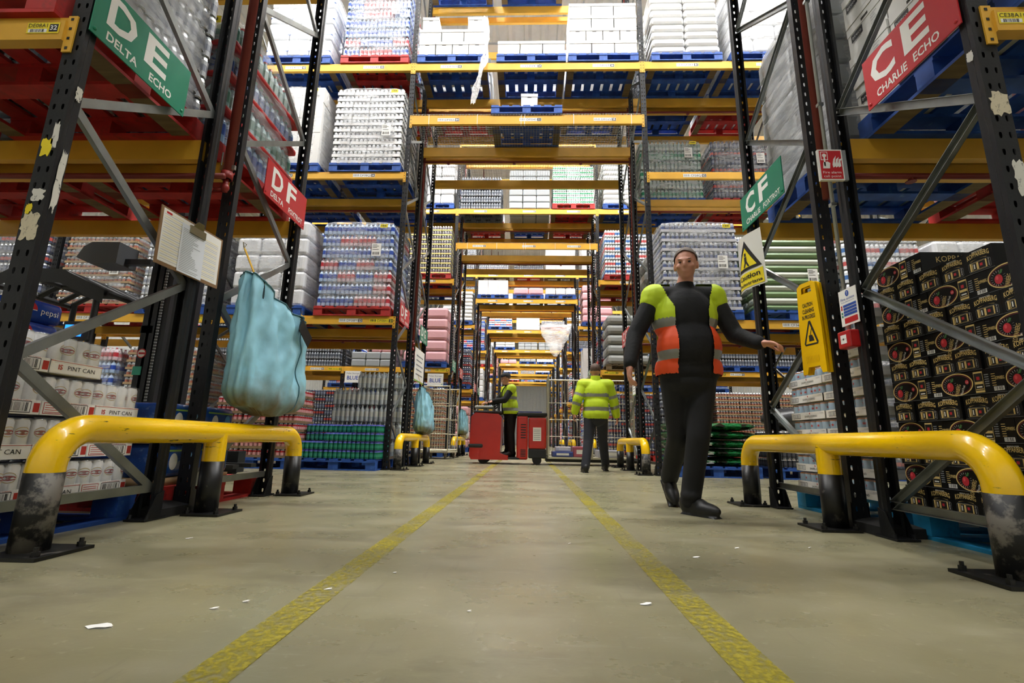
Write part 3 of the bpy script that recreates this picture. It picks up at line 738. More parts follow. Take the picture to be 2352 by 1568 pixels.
# second rack
load(1, 0, 'L', 0, 'M', 'red', 'redblue'); load(1, 0, 'L', 1, 'M', 'blue', 'whiterolls'); load(1, 0, 'L', 2, 'M', 'blue', 'silvercans', 8, detail=False); load(1, 0, 'L', 3, 'M', 'red', 'cardcans')
load(1, 0, 'L', 0, 'Q', 'blue', 'whitecans'); load(1, 0, 'L', 1, 'Q', 'blue', 'whitecartons')
load(1, 0, 'L', 0, 'T', 'red', 'redblue', 7); load(1, 0, 'L', 1, 'T', 'blue', 'whiteblue', 4)
load(1, 1, 'L', 0, 'M', 'blue', 'silvercans', 8, detail=False); load(1, 1, 'L', 0, 'Q', 'blue', 'greywrap', 6, detail=False); load(1, 1, 'L', 0, 'T', 'red', 'greyfilm', 6, detail=False)
load(1, 1, 'L', 1, 'M', 'red', 'darkcans', 8, detail=False); load(1, 1, 'L', 1, 'Q', 'blue', 'silvercans', 8, detail=False); load(1, 1, 'L', 1, 'T', 'blue', 'whiteblue', 4, detail=False)
load(1, 0, 'R', 0, 'M', 'blue', 'bluecans'); load(1, 0, 'R', 1, 'M', 'blue', 'greenrolls'); load(1, 0, 'R', 2, 'M', 'blue', 'bluewhite', 6, detail=False); load(1, 0, 'R', 3, 'M', 'blue', 'whiterolls', 4, detail=False)
load(1, 0, 'R', 0, 'T', 'blue', 'whitebags', 9); load(1, 0, 'R', 1, 'T', 'blue', 'whiterolls', 5)
load(1, 1, 'R', 0, 'Q', 'blue', 'tealbottles', 6); load(1, 1, 'R', 1, 'Q', 'red', 'darkcans', 7)
load(1, 1, 'R', 0, 'T', 'blue', 'greyfilm', 6, detail=False); load(1, 1, 'R', 1, 'T', 'red', 'whiteblue', 4, detail=False)
load(1, 1, 'R', 0, 'M', 'red', 'greysacks', 5, detail=False); load(1, 1, 'R', 1, 'M', 'red', 'silvercans', 7, detail=False)
load(1, 1, 'T', 0, 'T', 'red', 'greywrap', 5, detail=False); load(1, 1, 'T', 1, 'T', 'blue', 'whiteblue', 3, detail=False); load(1, 1, 'T', 2, 'T', 'blue', 'whitecartons', 4, detail=False)
load(1, 0, 'T', 0, 'W', 'blue', None); load(1, 0, 'T', 1, 'W', 'blue', 'whiterolls', 2, detail=False)
# third rack
D = dict(detail=False)
load(2, 0, 'T', 0, 'T', None, 'greyfilm', 5, **D); load(2, 0, 'T', 1, 'T', None, 'greywrap', 6, **D); load(2, 0, 'T', 2, 'T', 'red', 'greencans', 9, **D)
load(2, 1, 'T', 0, 'T', 'red', 'greywrap', 3, **D); load(2, 1, 'T', 1, 'T', 'blue', 'whiteblue', 4, **D); load(2, 1, 'T', 2, 'T', 'red', 'pink', 3, **D)
load(2, 0, 'L', 0, 'M', 'blue', 'pink', 5, **D); load(2, 0, 'L', 1, 'M', None, 'greywrap', 2, **D); load(2, 0, 'L', 2, 'M', None, 'greyfilm', 5, **D); load(2, 0, 'L', 3, 'M', None, 'darkcans', 6, **D)
load(2, 0, 'L', 0, 'Q', 'red', 'yellowtrays', 10, **D); load(2, 0, 'L', 0, 'T', 'blue', 'whiterolls', 6, **D); load(2, 0, 'L', 1, 'Q', 'blue', 'silvercans', 8, **D); load(2, 0, 'L', 1, 'T', 'blue', 'whiteblue', 4, **D)
load(2, 0, 'R', 0, 'M', 'bare wood', 'greysacks', 5, **D); load(2, 0, 'R', 0, 'Q', 'red', 'bluewhite', 6, **D); load(2, 0, 'R', 0, 'T', 'blue', 'whitebags', 9, **D)
load(2, 0, 'R', 1, 'M', 'red', 'darkcans', 6, **D); load(2, 0, 'R', 1, 'Q', 'blue', 'silvercans', 8, **D); load(2, 0, 'R', 1, 'T', 'red', 'whiteblue', 4, **D)
load(2, 1, 'L', 0, 'M', 'red', 'silvercans', 8, **D); load(2, 1, 'L', 0, 'Q', 'blue', 'whitecans', 11, **D); load(2, 1, 'R', 0, 'M', 'blue', 'redblue', 6, **D); load(2, 1, 'R', 0, 'Q', 'red', 'darkcans', 8, **D)
load(2, 1, 'R', 0, 'T', 'blue', 'whitecartons', 5, **D); load(2, 1, 'L', 0, 'T', 'red', 'redblue', 6, **D)
load(2, 0, 'L', 2, 'F', 'blue', 'darkcans', 6, **D); load(2, 0, 'L', 3, 'F', 'red', 'redblue', 5, **D); load(2, 0, 'L', 1, 'F', 'red', 'redblue', 5, **D); load(2, 0, 'R', 1, 'F', 'blue', 'greyfilm', 5, **D)
# bays further out, seen through the near rack
rb_ = random.Random(5)
for k, sl in ((1, (2, 3, 4, 5)), (2, (2, 3, 4, 5))):
    for zone in 'LR':
        for s in sl:
            for lv in ('F', 'M', 'Q'):
                if (k, zone, s, lv) in {(1, 'L', 2, 'M'), (1, 'L', 3, 'M'), (1, 'R', 2, 'M'), (1, 'R', 3, 'M'), (2, 'L', 2, 'M'), (2, 'L', 3, 'M'), (2, 'L', 2, 'F'), (2, 'L', 3, 'F')}: continue
                if lv == 'Q' and s > 3: continue
                load(k, 0, zone, s, lv, rb_.choice(['blue', 'red', 'blue']), rb_.choice(['redblue', 'darkcans', 'silvercans', 'bluewhite', 'cardcans', 'greyfilm', 'bluecans', 'whiterolls']), None if lv != 'F' else 6, **D)
for zone in 'LR':
    for s in (1, 2, 3):
        for lv in ('F', 'M'): load(3, 0, zone, s, lv, 'blue', rb_.choice(['redblue', 'darkcans', 'silvercans', 'bluewhite', 'cardcans', 'pink']), 6 if lv == 'F' else None, **D)
for zone in 'LR':
    for s in (0, 1): load(2, 1, zone, s, 'F', 'blue', rb_.choice(['darkcans', 'redblue', 'silvercans']), 6, **D)
# racks further back
rr_ = random.Random(11)
POOL = ['whiterolls', 'whitecartons', 'silvercans', 'redblue', 'pink', 'bluewhite', 'greywrap', 'whitebags', 'darkcans', 'greyfilm', 'whiteblue', 'bluecans', 'cardcans']
BR = {3: [('blue', 'whitecartons', 2), ('blue', 'pink', 1), ('blue', 'whiterolls', 1)], 4: [('blue', 'bluewhite', 2), (None, 'shortwhite', 3), ('red', 'silvercans', 2)], 5: [('blue', 'whitebags', 3), (None, 'greywrap', 3), (None, 'greywrap', 3)],
      6: [(None, 'pink', 1), ('blue', 'greywrap', 1), ('blue', 'shortwhite', 1)], 7: [('blue', 'shortwhite', 1), (None, 'silvercans', 2), ('blue', 'shortwhite', 1)], 8: [('red', 'shortwhite', 1), (None, 'redblue', 1), ('blue', 'shortwhite', 1)]}
for k in range(3, NROW):
    for zone in 'LR':
        for lv in 'MQT':
            pc = rr_.choice(['blue', 'blue', 'red', 'blue']); sp_ = rr_.choice(POOL)
            load(k, 0, zone, 0, lv, pc, sp_, None, **D)
        load(k, 0, zone, 0, 'F', 'blue', rr_.choice(['redblue', 'darkcans', 'silvercans', 'pink']), 5, **D)
    for s in range(3):
        pc, sp_, n = BR[k][s]; load(k, 0, 'T', s, 'S', pc, sp_, n, **D)
        if k < 5: load(k, 0, 'T', s, 'T', rr_.choice(['blue', 'red', 'bare wood']), rr_.choice(['whitecartons', 'greyfilm', 'whiterolls', 'silvercans']), 3, **D)
# ------------------------------------------------------------------ goods beside the walkway, near rack
# tall white beer cans in trays, left
M_canw = mat('beer_can_white', '#f2f2f2', 0.25, 0.25); M_canred = mat('beer_can_red', '#9c2a30', 0.4); M_gold = mat('gold_print', '#b89a5b', 0.4, 0.3); M_traywhite = mat('tray_white', '#f6f4ee', 0.7); M_pinkred = mat('print_red', '#c0392f', 0.6)
M_clearwrap = film_mat('shrink_wrap', '#f8f8f8', 0.02, 0.16, 5.0, (1, 1, 2), 0.1)
def pint_can():
    mb = MB(); r, h = 0.0325, 0.166
    mb.lathe([(r*.75, 0), (r, .012), (r, h*.5), (r, h*.9), (r*.84, h*.97), (r*.86, h*.985), (r*.84, h), (.0005, h*.985)], 18, (0, 0, 0), mis=[1, 0, 0, 0, 1, 1, 1])
    for a0 in (0, math.pi):
        def P(a, z, o): t = a0+a/r; return ((r+o)*math.cos(t), (r+o)*math.sin(t), z)
        for (ra, rz, mi, o, zc) in ((.0255, .022, 3, .0006, .108), (.0235, .019, 0, .0008, .108), (.0245, .0105, 2, .0011, .106)):
            n = 16; vs_ = [P(ra*math.cos(2*math.pi*i/n), zc+rz*math.sin(2*math.pi*i/n), o) for i in range(n)]; c = len(vs_)
            vs_.append(P(0, zc, o)); mb.add(vs_, [(i, (i+1) % n, c) for i in range(n)], mi)
        for s_, zc, hh, ww in (('STELLA', .1065, .006, .027), ('ARTOIS', .0985, .0055, .027)):
            v_, f_, tw, th = text_mesh(s_, 0.01); k = hh/th; kx = ww/tw
            mb.add([P(-ww/2+x*kx, zc+y*k, .0016) for x, y in v_], f_, 1)
    return mb.mesh('can', [M_canw, M_tin, M_canred, M_gold], True)
PINT = pint_can()
TW, TD, TLH = 0.268, 0.4, 0.189; TWm = 0.2645
def pint_tray(variant):
    mb = MB(); h = 0.062; t = 0.004; w, d = TD, TWm   # local: d along y (aisle face width), w along x
    mb.box(-w/2, -d/2, 0, w/2, d/2, 0.004)
    for q in ((-w/2, -d/2, w/2, -d/2+t), (-w/2, d/2-t, w/2, d/2), (-w/2, -d/2, -w/2+t, d/2), (w/2-t, -d/2, w/2, d/2)): mb.box(q[0], q[1], 0, q[2], q[3], h)
    p = Panel(mb, (w/2, -d/2, 0), (0, 1, 0), (0, 0, 1))
    if variant == 0:
        p.rect(.01, .006, .1, .056, 1, .0006); p.rect(.013, .009, .097, .053, 0, .0008); p.rect(.115, .006, .225, .056, 2, .0006); p.rect(.118, .009, .222, .053, 0, .0008); p.barcode(.124, .012, .216, .05, 2, .001, 18)
        for b in (.012, .022, .032, .042): p.rect(.018, b, .09, b+.003, 1, .001)
        p.text('6x4x568ml CANS', .17, .0565, .005, 1, .001, w=.1)
        p.rect(.235, .01, .262, .05, 1, .0006)
    else:
        p.text('IS', .05, .02, .022, 1, .001, bold=.02); p.text('PINT CAN', .155, .021, .02, 2, .001, w=.14); p.rect(0, .056, .268, .0585, 1, .0006)
    p2 = Panel(mb, (-w/2, -d/2, 0), (1, 0, 0), (0, 0, 1)); p2.text('PINT CAN', .2, .02, .022, 2, .001, w=.2)
    return mb.mesh('tray', [M_traywhite, M_pinkred, M_ink])
PTRAY = [pint_tray(0), pint_tray(1)]
pallet('blue', -2.75, row_y(0)+FR/2-0.04, 0, 'blue pallet on the floor under white pint can trays')
XF = -2.155
WHO = ['nearest the camera', 'in the middle', 'furthest from the camera']
for li in range(4):
    for j in range(3):
        if li == 3 and j == 2: continue
        y = 1.775+TW*(j+.5)+(0.0 if li < 3 else -0.0); z = 0.15+li*TLH
        t = thing('can_tray', 'shrink wrapped white pint can tray, %s layer from floor, %s' % (ORD[li], WHO[j]), 'can tray', (XF-TD/2, y, z), random.uniform(-.004, .004), 'white pint can trays on the left')
        O('tray', PTRAY[1 if (li+j) % 3 == 1 else 0], t)
        for a in range(6):
            for b in range(4):
                if a < 4 and b not in (0, 3): continue
                O('can', PINT, t, (TD/2-.0345-a*.066 if False else TD/2-.035-(5-a)*.066, -TWm/2+.0335+b*.0655, .005), (0, 0, random.uniform(-.9, .9)))
        w_ = MB().rbox(-TD/2-.001, -TWm/2-.0005, .03, TD/2+.001, TWm/2+.0005, .178, .02); w_.obj('shrink_wrap', M_clearwrap, t, True)
# blue cola multipacks behind the cans
M_colablue = mat('cola_blue', '#1f3f94', 0.25, 0, var=0.25, vscale=10, bump=0.3, bscale=12)
def cola_pack():
    mb = MB(); mb.rbox(-.195, -.13, 0, .195, .13, .1245, .03)
    for o, u in (((.195, -.135, 0), (0, 1, 0)), ((-.2, -.13, 0), (1, 0, 0))):
        p = Panel(mb, o, u, (0, 0, 1)); L_ = .27 if u[1] else .4
        p.ell(L_*.3, .065, .036, .036, 1, .002); p.poly([(L_*.3+.036*math.cos(t), .065+.036*math.sin(t)) for t in [math.pi*i/10 for i in range(11)]], 2, .003); p.poly([(L_*.3+.034*math.cos(t), .06+.034*math.sin(t)) for t in [math.pi+math.pi*i/10 for i in range(11)]], 3, .0035); p.text('pepsi', L_*.68, .05, .032, 1, .003)
    return mb.mesh('cola_pack', [M_colablue, M_white, M_red, M_colablue], True)
COLA = cola_pack()
for i, (x, y, z) in enumerate([(-2.78, 2.36, .15), (-2.78, 2.36, .275), (-2.78, 2.36, .4), (-2.78, 2.36, .525), (-2.78, 2.36, .65), (-2.78, 2.36, .775), (-2.8, 2.36, .9), (-2.82, 2.38, 1.025), (-3.2, 2.3, .15), (-3.2, 2.3, .275), (-3.2, 2.3, .4), (-3.2, 2.3, .525), (-3.2, 2.3, .65), (-3.2, 2.3, .775), (-3.2, 2.3, .9), (-3.2, 2.32, 1.025), (-3.2, 2.3, 1.15)]):
    tag(O('cola_pack', COLA, None, (x, y, z), (0, 0, random.uniform(-.03, .03))), 'blue cola multipack, %s up in the %s stack behind the white can trays' % ((ORD + ['eleventh'])[i if i < 8 else i-8], 'nearer' if i < 8 else 'further'), 'drink pack', 'blue cola multipacks')
# blue bottle packs on cardboard trays, red pallet
M_nap = mat('pack_navy_film', '#1c4a9a', 0.18, 0, var=0.35, vscale=9, col2='#6d9ad0', thr=(.58, .72), bump=.4, bscale=14)
def blue_pack():
    mb = MB(); mb.rbox(-.28, -.16, .045, .28, .16, .245, .03); mb.box(-.283, -.163, 0, .283, .163, .045, 1)
    for o, u in (((.28, -.16, 0), (0, 1, 0)),):
        p = Panel(mb, o, u, (0, 0, 1)); p.ell(.1, .14, .035, .05, 2, .002); p.ell(.24, .15, .03, .045, 3, .002); p.rect(.02, .2, .3, .21, 4, .002)
    return mb.mesh('blue_pack', [M_nap, M_card, M_white, mat('sky', '#5aa0dc', .3), mat('lime_print', '#8fc04a', .4)], True)
BPK = blue_pack()
pallet('red', -2.72, row_y(0, 1)+FR/2, 0, 'red pallet on the floor under blue film packs')
for li in range(2):
    for j in range(2):
        tag(O('film_pack', BPK, None, (-2.45, 2.98+j*.34, .15+li*.247), (0, 0, random.uniform(-.02, .02))), 'blue film wrapped pack on cardboard tray, %s layer, %s one' % (['lower', 'upper'][li], ['nearer', 'further'][j]), 'film pack', 'blue film packs on the red pallet')
# wrap printed black cider boxes, right
M_cbox = mat('cider_black', '#080808', 0.45, 0, var=.15, spec=.3); M_cgold = mat('cider_gold', '#dcc07a', 0.5); M_cred = mat('cider_cherry', '#b92a35', .45); M_cgreen = mat('cider_leaf', '#3c6b3a', .5); M_cdark = mat('cider_ring', '#7a2029', .5)
CL, CS, CH, CDp = 0.319, 0.137, 0.1085, 0.40
def mini_can(p, ca, cb, w, h, horiz=False, off=.0012):
    def R(a0, b0, a1, b1, mi, o):
        if horiz: p.rect(ca+b0*1, cb-a1, ca+b1, cb-a0, mi, o)
        else: p.rect(ca+a0, cb+b0, ca+a1, cb+b1, mi, o)
    R(-w/2, -h/2, w/2, h/2, 1, off); R(-w*.46, -h*.4, w*.46, h*.42, 5, off+.0003); R(-w*.42, -h*.1, w*.42, h*.02, 1, off+.0006); R(-w*.2, h*.1, w*.14, h*.26, 2, off+.0006); R(-w*.4, -h*.36, w*.4, -h*.32, 1, off+.0006); R(-w*.3, -h*.26, w*.3, -h*.2, 4, off+.0006)
def cider_long():
    mb = MB(); mb.box(0, -CL/2+.0015, 0, CDp, CL/2-.0015, CH-.001)
    p = Panel(mb, (0, CL/2, 0), (0, -1, 0), (0, 0, 1)); g = .002
    p.poly([(.001, .001), (CL-.001, .001), (CL-.001, .002), (.001, .002)], 6, .0004)
    p.ell(.085, .054, .084, .0525, 1, .0005, 36); p.ell(.085, .054, .0785, .0475, 0, .0008, 36); p.ell(.085, .054, .0755, .0445, 7, .001, 36); p.ell(.085, .054, .073, .0425, 0, .0012, 36)
    for i in range(18):
        t = 2*math.pi*i/18; c, s = math.cos(t), math.sin(t); p.poly([(.05+.021*c, .05+.024*s), (.05+.033*c-.001*s, .05+.034*s), (.05+.033*c+.001*s, .05+.034*s+.001)], 4, .0013)
    p.ell(.05, .046, .018, .0215, 2, .0015, 20); p.ell(.045, .053, .006, .009, 8, .0018, 12); p.poly([(.052, .066), (.066, .087), (.074, .083), (.068, .07)], 3, .0016)
    p.text('KOPPARBERG', .093, .014, .02, 1, .0018, w=.078, rot=math.radians(68)); p.text('Mixed Fruit', .118, .022, .012, 4, .0018, w=.05, rot=math.radians(62))
    p.ell(.14, .06, .0095, .0105, 2, .0016, 14); p.text('1.5', .14, .056, .007, 4, .002)
    mini_can(p, .198, .053, .044, .094)
    for b in (.03, .04, .05, .06, .07, .08): p.rect(.226, b, .246, b+.004, 6, .001); p.rect(.258, b, .276, b+.003, 1, .001)
    p.rect(.262, .008, .308, .026, 4, .001); p.barcode(.265, .01, .305, .025, 5, .0014, 12)
    p.text('KOPPARBERG', .295, .055, .014, 1, .001, w=.04, bold=.01)
    p2 = Panel(mb, (0, -CL/2, 0), (1, 0, 0), (0, 0, 1)); p2.text('KOPPARBERG', .2, .05, .03, 1, .001, w=.25, arc=.01)
    return mb.mesh('cider_box', [M_cbox, M_cgold, M_cred, M_cgreen, M_white, M_ink, M_grey, M_cdark, mat('cherry_light', '#d9545a', .4)])
def cider_short():
    mb = MB(); mb.box(0, -CS/2+.001, 0, CDp, CS/2-.001, CH-.001)
    p = Panel(mb, (0, CS/2, 0), (0, -1, 0), (0, 0, 1))
    p.poly([(.001, .001), (CS-.001, .001), (CS-.001, .002), (.001, .002)], 6, .0004)
    p.text('PREMIUM CIDER', CS/2, .094, .006, 4, .001, w=.05); p.text('KOPPARBERG', CS/2, .066, .022, 1, .001, w=.105, arc=.008, bold=.012)
    p.poly([(.03+.077*i/8, .058+.004*math.sin(math.pi*i/8)) for i in range(9)] + [(.03+.077*i/8, .056+.006*math.sin(math.pi*i/8)) for i in range(8, -1, -1)], 1, .001)
    p.poly([(.02, .008), (.118, .008), (.122, .014), (.122, .046), (.11, .052), (.024, .052), (.016, .044), (.016, .014)], 6, .0005); p.poly([(.021, .009), (.117, .009), (.121, .015), (.121, .045), (.109, .051), (.025, .051), (.017, .043), (.017, .015)], 0, .0008)
    mini_can(p, .064, .03, .037, .08, True, .0011)
    p.text('10 PACK', .11, .03, .006, 4, .001, rot=math.radians(-90), w=.034)
    p2 = Panel(mb, (0, -CS/2, 0), (1, 0, 0), (0, 0, 1)); p2.text('KOPPARBERG', .2, .05, .03, 1, .001, w=.25, arc=.01)
    return mb.mesh('cider_box', [M_cbox, M_cgold, M_cred, M_cgreen, M_white, M_ink, M_grey, M_cdark])
CB = {1: cider_long(), 0: cider_short()}
def stencil_pallet(x, y, label):
    t = pallet('light blue', x, y, 0, label)
    mb = MB(); p = Panel(mb, (-.6005, -.385, .02), (0, -1, 0), (0, 0, 1))
    p.text('A P', .055, .052, .025, 0, .001, w=.06); p.text('P J', .055, .012, .025, 0, .001, w=.06); mb.obj('stencil_lettering', mat('stencil_ink', '#0d3c5c', .7), t); return t
stencil_pallet(2.66, 2.225, 'light blue pallet with stencilled letters under black cider boxes')
XK = 2.035; yk0 = 2.70; li = 0; z = 0.157
def fl(i, n): return ORD[i]
for li in range(12):
    long_ = (li % 2 == 1); n, w_ = (3, CL) if long_ else (7, CS)
    for j in range(n):
        yc = yk0 - w_*(j+.5)
        if li >= 10 and yc < 2.0: continue
        if li == 11 and yc < 2.35: continue
        o = O('cider_box', CB[1 if long_ else 0], None, (XK+random.uniform(-.006, .006), yc, z+li*CH), (0, 0, random.uniform(-.003, .003)))
        tag(o, 'black printed cider box, layer %s from the pallet, %s from the rear end' % (['one', 'two', 'three', 'four', 'five', 'six', 'seven', 'eight', 'nine', 'ten', 'eleven', 'twelve'][li], ORD[j]), 'drink box', 'black cider boxes')
# second stack of the same boxes further in
for li in range(11):
    for j in range(3):
        if j == 1 and li < 10: continue
        o = O('cider_box', CB[1], None, (XK+.41, yk0-CL*(j+.5), z+li*CH)); tag(o, 'black printed cider box of the inner stack, %s layer from the pallet, %s' % ((ORD+['eleventh'])[li], ['rear column', 'middle column', 'front column'][j]), 'drink box', 'black cider boxes')
# canned fruit drink trays, right back half
M_fcan = mat('fruit_can', '#a9c3d6', .25, .15); M_fcol = mat('fruit_can_orange', '#c9793a', .35, .3)
SPW, SPD, SPH = .418, .28, .1225
def fruit_tray():
    mb = MB(); w, d, h, t = SPD, SPW, .055, .004
    for q in ((-w/2, -d/2, w/2, -d/2+t), (-w/2, d/2-t, w/2, d/2), (-w/2, -d/2, -w/2+t, d/2), (w/2-t, -d/2, w/2, d/2)): mb.box(q[0], q[1], 0, q[2], q[3], h)
    mb.box(-w/2, -d/2, 0, w/2, d/2, .003)
    p = Panel(mb, (-w/2, d/2, 0), (0, -1, 0), (0, 0, 1))
    st = [(.24+(.009 if i % 2 == 0 else .004)*math.sin(2*math.pi*i/10), .044+(.009 if i % 2 == 0 else .004)*math.cos(2*math.pi*i/10)) for i in range(10)]; p.poly(st, 1, .001)
    p.text('SANPELLEGRINO', .25, .017, .014, 2, .001, w=.15); p.text('ARANCIATA', .25, .006, .006, 3, .001); p.rect(.03, .012, .12, .044, 2, .0005); p.rect(.033, .015, .117, .041, 0, .0008); p.barcode(.036, .017, .114, .039, 3, .001, 18); p.text('6 x 330ml', .38, .04, .007, 3, .001)
    return mb.mesh('tray', [M_traywhite, M_pinkred, M_ink, M_grey])
def fruit_can():
    mb = MB(); r, h = .0325, .114; mb.lathe([(r*.78, 0), (r, .01), (r, h*.45), (r, h*.88), (r*.82, h*.95), (r*.84, h*.99), (.0005, h*.975)], 14, mis=[1, 0, 0, 2, 1, 2])
    for a0 in (0, 2.1, 4.2):
        def P(a, z_, o): t = a0+a/r; return ((r+o)*math.cos(t), (r+o)*math.sin(t), z_)
        st = [P((.012 if i % 2 == 0 else .005)*math.sin(2*math.pi*i/10), .075+(.012 if i % 2 == 0 else .005)*math.cos(2*math.pi*i/10), .0006) for i in range(10)]; st.append(P(0, .075, .0006)); mb.add(st, [(i, (i+1) % 10, 10) for i in range(10)], 3)
    return mb.mesh('can', [M_fcan, M_tin, M_fcol, M_pinkred], True)
FTRAY, FCAN = fruit_tray(), fruit_can()
pallet('light blue', 2.66, 3.325, 0, 'light blue pallet on the floor under fruit drink can trays')
for j in range(2):
    yc = 3.755-.427*(j+.5)
    for li in range(7 if j == 0 else 10):
        t = thing('can_tray', 'white tray of fruit drink cans, %s layer from the pallet, %s column' % (ORD[li], ['further', 'nearer'][j]), 'can tray', (2.04+SPD/2, yc+(0.004 if li % 2 else 0), .152+li*SPH), random.uniform(-.004, .004), 'fruit drink can trays')
        O('tray', FTRAY, t)
        for a in range(6): O('can', FCAN, t, (-SPD/2+.036, -SPW/2+.04+a*.068, .004), (0, 0, random.uniform(0, 6)))
        for a in range(3): O('can', FCAN, t, (-SPD/2+.036+.068*(a+1), SPW/2-.04, .004), (0, 0, random.uniform(0, 6)))
        MB().rbox(-SPD/2-.001, -SPW/2-.001, .02, SPD/2+.001, SPW/2+.001, .119, .015).obj('shrink_wrap', M_clearwrap, t, True)
# office paper cartons on the lowest beams, right front half
M_ocart = mat('office_carton', '#d9d8d3', .6, var=.05)
def office_carton():
    mb = MB(); d, w, h = .318, .44, .222; mb.box(0, -d/2+.002, 0, w, d/2-.002, h-.06); mb.box(-.003, -d/2, h-.06, w+.003, d/2, h-.003)
    p = Panel(mb, (0, d/2, 0), (0, -1, 0), (0, 0, 1)); p.rect(.03, .1, .13, .155, 1, .001); p.text('lyreco', .08, .12, .02, 0, .0015, w=.08); p.text('BUDGET', .08, .088, .009, 1, .001, w=.075)
    for i, (s_) in enumerate(('CARTA', 'PAPEL', 'PAPIER', 'COPIES')): p.text(s_, .2, .135-.02*i, .011, 2, .001, align='L'); 
    p.rect(.14, .03, .3, .0315, 2, .001); p.ell(.285, .04, .02, .02, 2, .001); p.ell(.285, .04, .017, .017, 0, .0013)
    pp = Panel(mb, (-.003, d/2, h-.06), (0, -1, 0), (0, 0, 1)); pp.rect(.13, .012, .19, .03, 3, .001)
    return mb.mesh('carton', [M_ocart, M_ink, M_grey, mat('hand_hole', '#3a3733', .9)])
OC = office_carton()
for li in range(4):
    for j in range(3):
        tag(O('paper_carton', OC, None, (2.06+random.uniform(-.01, .012), 2.685-.321*(j+.5), LV['M'][0]+PH+li*.223), (0, 0, random.uniform(-.004, .004))), 'white office paper carton, %s layer, %s, above the red sign' % (['bottom', 'second', 'third', 'top'][li], ['far end', 'middle', 'near end'][j]), 'carton', 'white office paper cartons')
# archive boxes on the high bridge beams of the second rack
M_arch = mat('archive_white', '#f4f3f0', .55, var=.03)
def archive(w, d, label):
    w = w-.005
    def mk():
        h = .255; b = MB().box(-w/2+.006, -d/2+.006, 0, w/2-.006, d/2-.006, h-.005).mesh('box', [M_arch])
        lid = MB().box(-w/2, -d/2, h-.055, w/2, d/2, h); p = Panel(lid, (-w/2, -d/2, h-.055), (1, 0, 0), (0, 0, 1)); lid_m = lid.mesh('lid', [M_arch])
        q = MB(); p = Panel(q, (-w/2, -d/2+.006, 0), (1, 0, 0), (0, 0, 1))
        if label: p.rect(w/2-.055, .09, w/2+.055, .135, 0, .001); p.rect(w/2-.048, .096, w/2+.048, .129, 1, .0014); p.text('Records', w/2, .104, .016, 0, .002, w=.08)
        else: p.poly([(w/2-.04, .185), (w/2-.03, .178), (w/2+.03, .178), (w/2+.04, .185), (w/2+.03, .192), (w/2-.03, .192)], 2, .001)
        return b, lid_m, q.mesh('front_print', [M_grey, M_white, M_ink])
    return cached(('arch', w, label), mk)
def arch_row(slot, z, n, wide, y, tier, front, xs=None, extra=''):
    w, d = (.392, .3) if wide else (.292, .39); x0 = SLOT_T[slot]
    for i in range(n):
        x = x0-w*n/2+w*(i+.5)+random.uniform(-.003, .003) if xs is None else x0+xs[i]
        t = thing('archive_box', 'white lidded archive box, %s bridge pallet, %s tier, %s %s row' % (['left', 'middle', 'right'][slot], ORD[tier], ORD[i]+' in', front), 'archive box', (x, y, z), random.uniform(-.004, .004), 'white archive boxes on the bridge')
        for nm, me in zip(('box', 'lid', 'front_print'), archive(w, d, wide)): O(nm, me, t)
zT = LV['T'][0]+PH; yT = row_y(1)+FR/2
for s, lay in ((0, [(4, 0, None), (3, 1, None), (2, 0, (-.4, .4))]), (1, [(3, 1, None)]), (2, [(3, 1, None), (4, 0, None), (3, 1, None), (3, 1, None)])):
    pallet('blue', SLOT_T[s], yT, LV['T'][0], 'blue pallet under the archive boxes, %s of three on the bridge' % ['left', 'middle', 'right'][s])
    for ti, (n, wide, xs) in enumerate(lay):
        d = .3 if wide else .39
        arch_row(s, zT+ti*.256, n, wide, yT-.5+d/2, ti, 'front', xs)
        if xs is None: arch_row(s, zT+ti*.256, n, wide, yT-.5+d*1.5+.01, ti, 'second')
pallet('blue', -.07, row_y(1)+.46, LV['S'][0]+.014, 'blue pallet carrying one white box on the mesh deck', True)
t = thing('archive_box', 'single white lidded archive box on the blue mesh deck pallet', 'archive box', (-.03, row_y(1)+.2, LV['S'][0]+.014+PH), 0.02)
for nm, me in zip(('box', 'lid', 'front_print'), archive(.292, .39, 0)): O(nm, me, t)
# loose film tail hanging from the left bridge pallet
rows = []; rnd = random.Random(3)
for i in range(30):
    f_ = i/29; z_ = zT+.75-f_*1.75; wd = .07+.05*math.sin(f_*9)**2 if f_ > .3 else .1; xc = -.83+.05*math.sin(f_*5)-.1*f_**3; yy = row_y(1)-.06-.01*math.sin(f_*11)
    rows.append([(xc+wd*(-.5+j/5)+rnd.uniform(-.01, .01), yy+.025*math.sin(j*2.1+i*.7), z_) for j in range(6)])
tag(MB().grid(rows).obj('film_tail', film_mat('film_tail', '#ffffff', .45, .95, 9, (1, 1, 3)), None, True), 'loose tail of clear stretch film hanging over the bridge beam', 'plastic film')
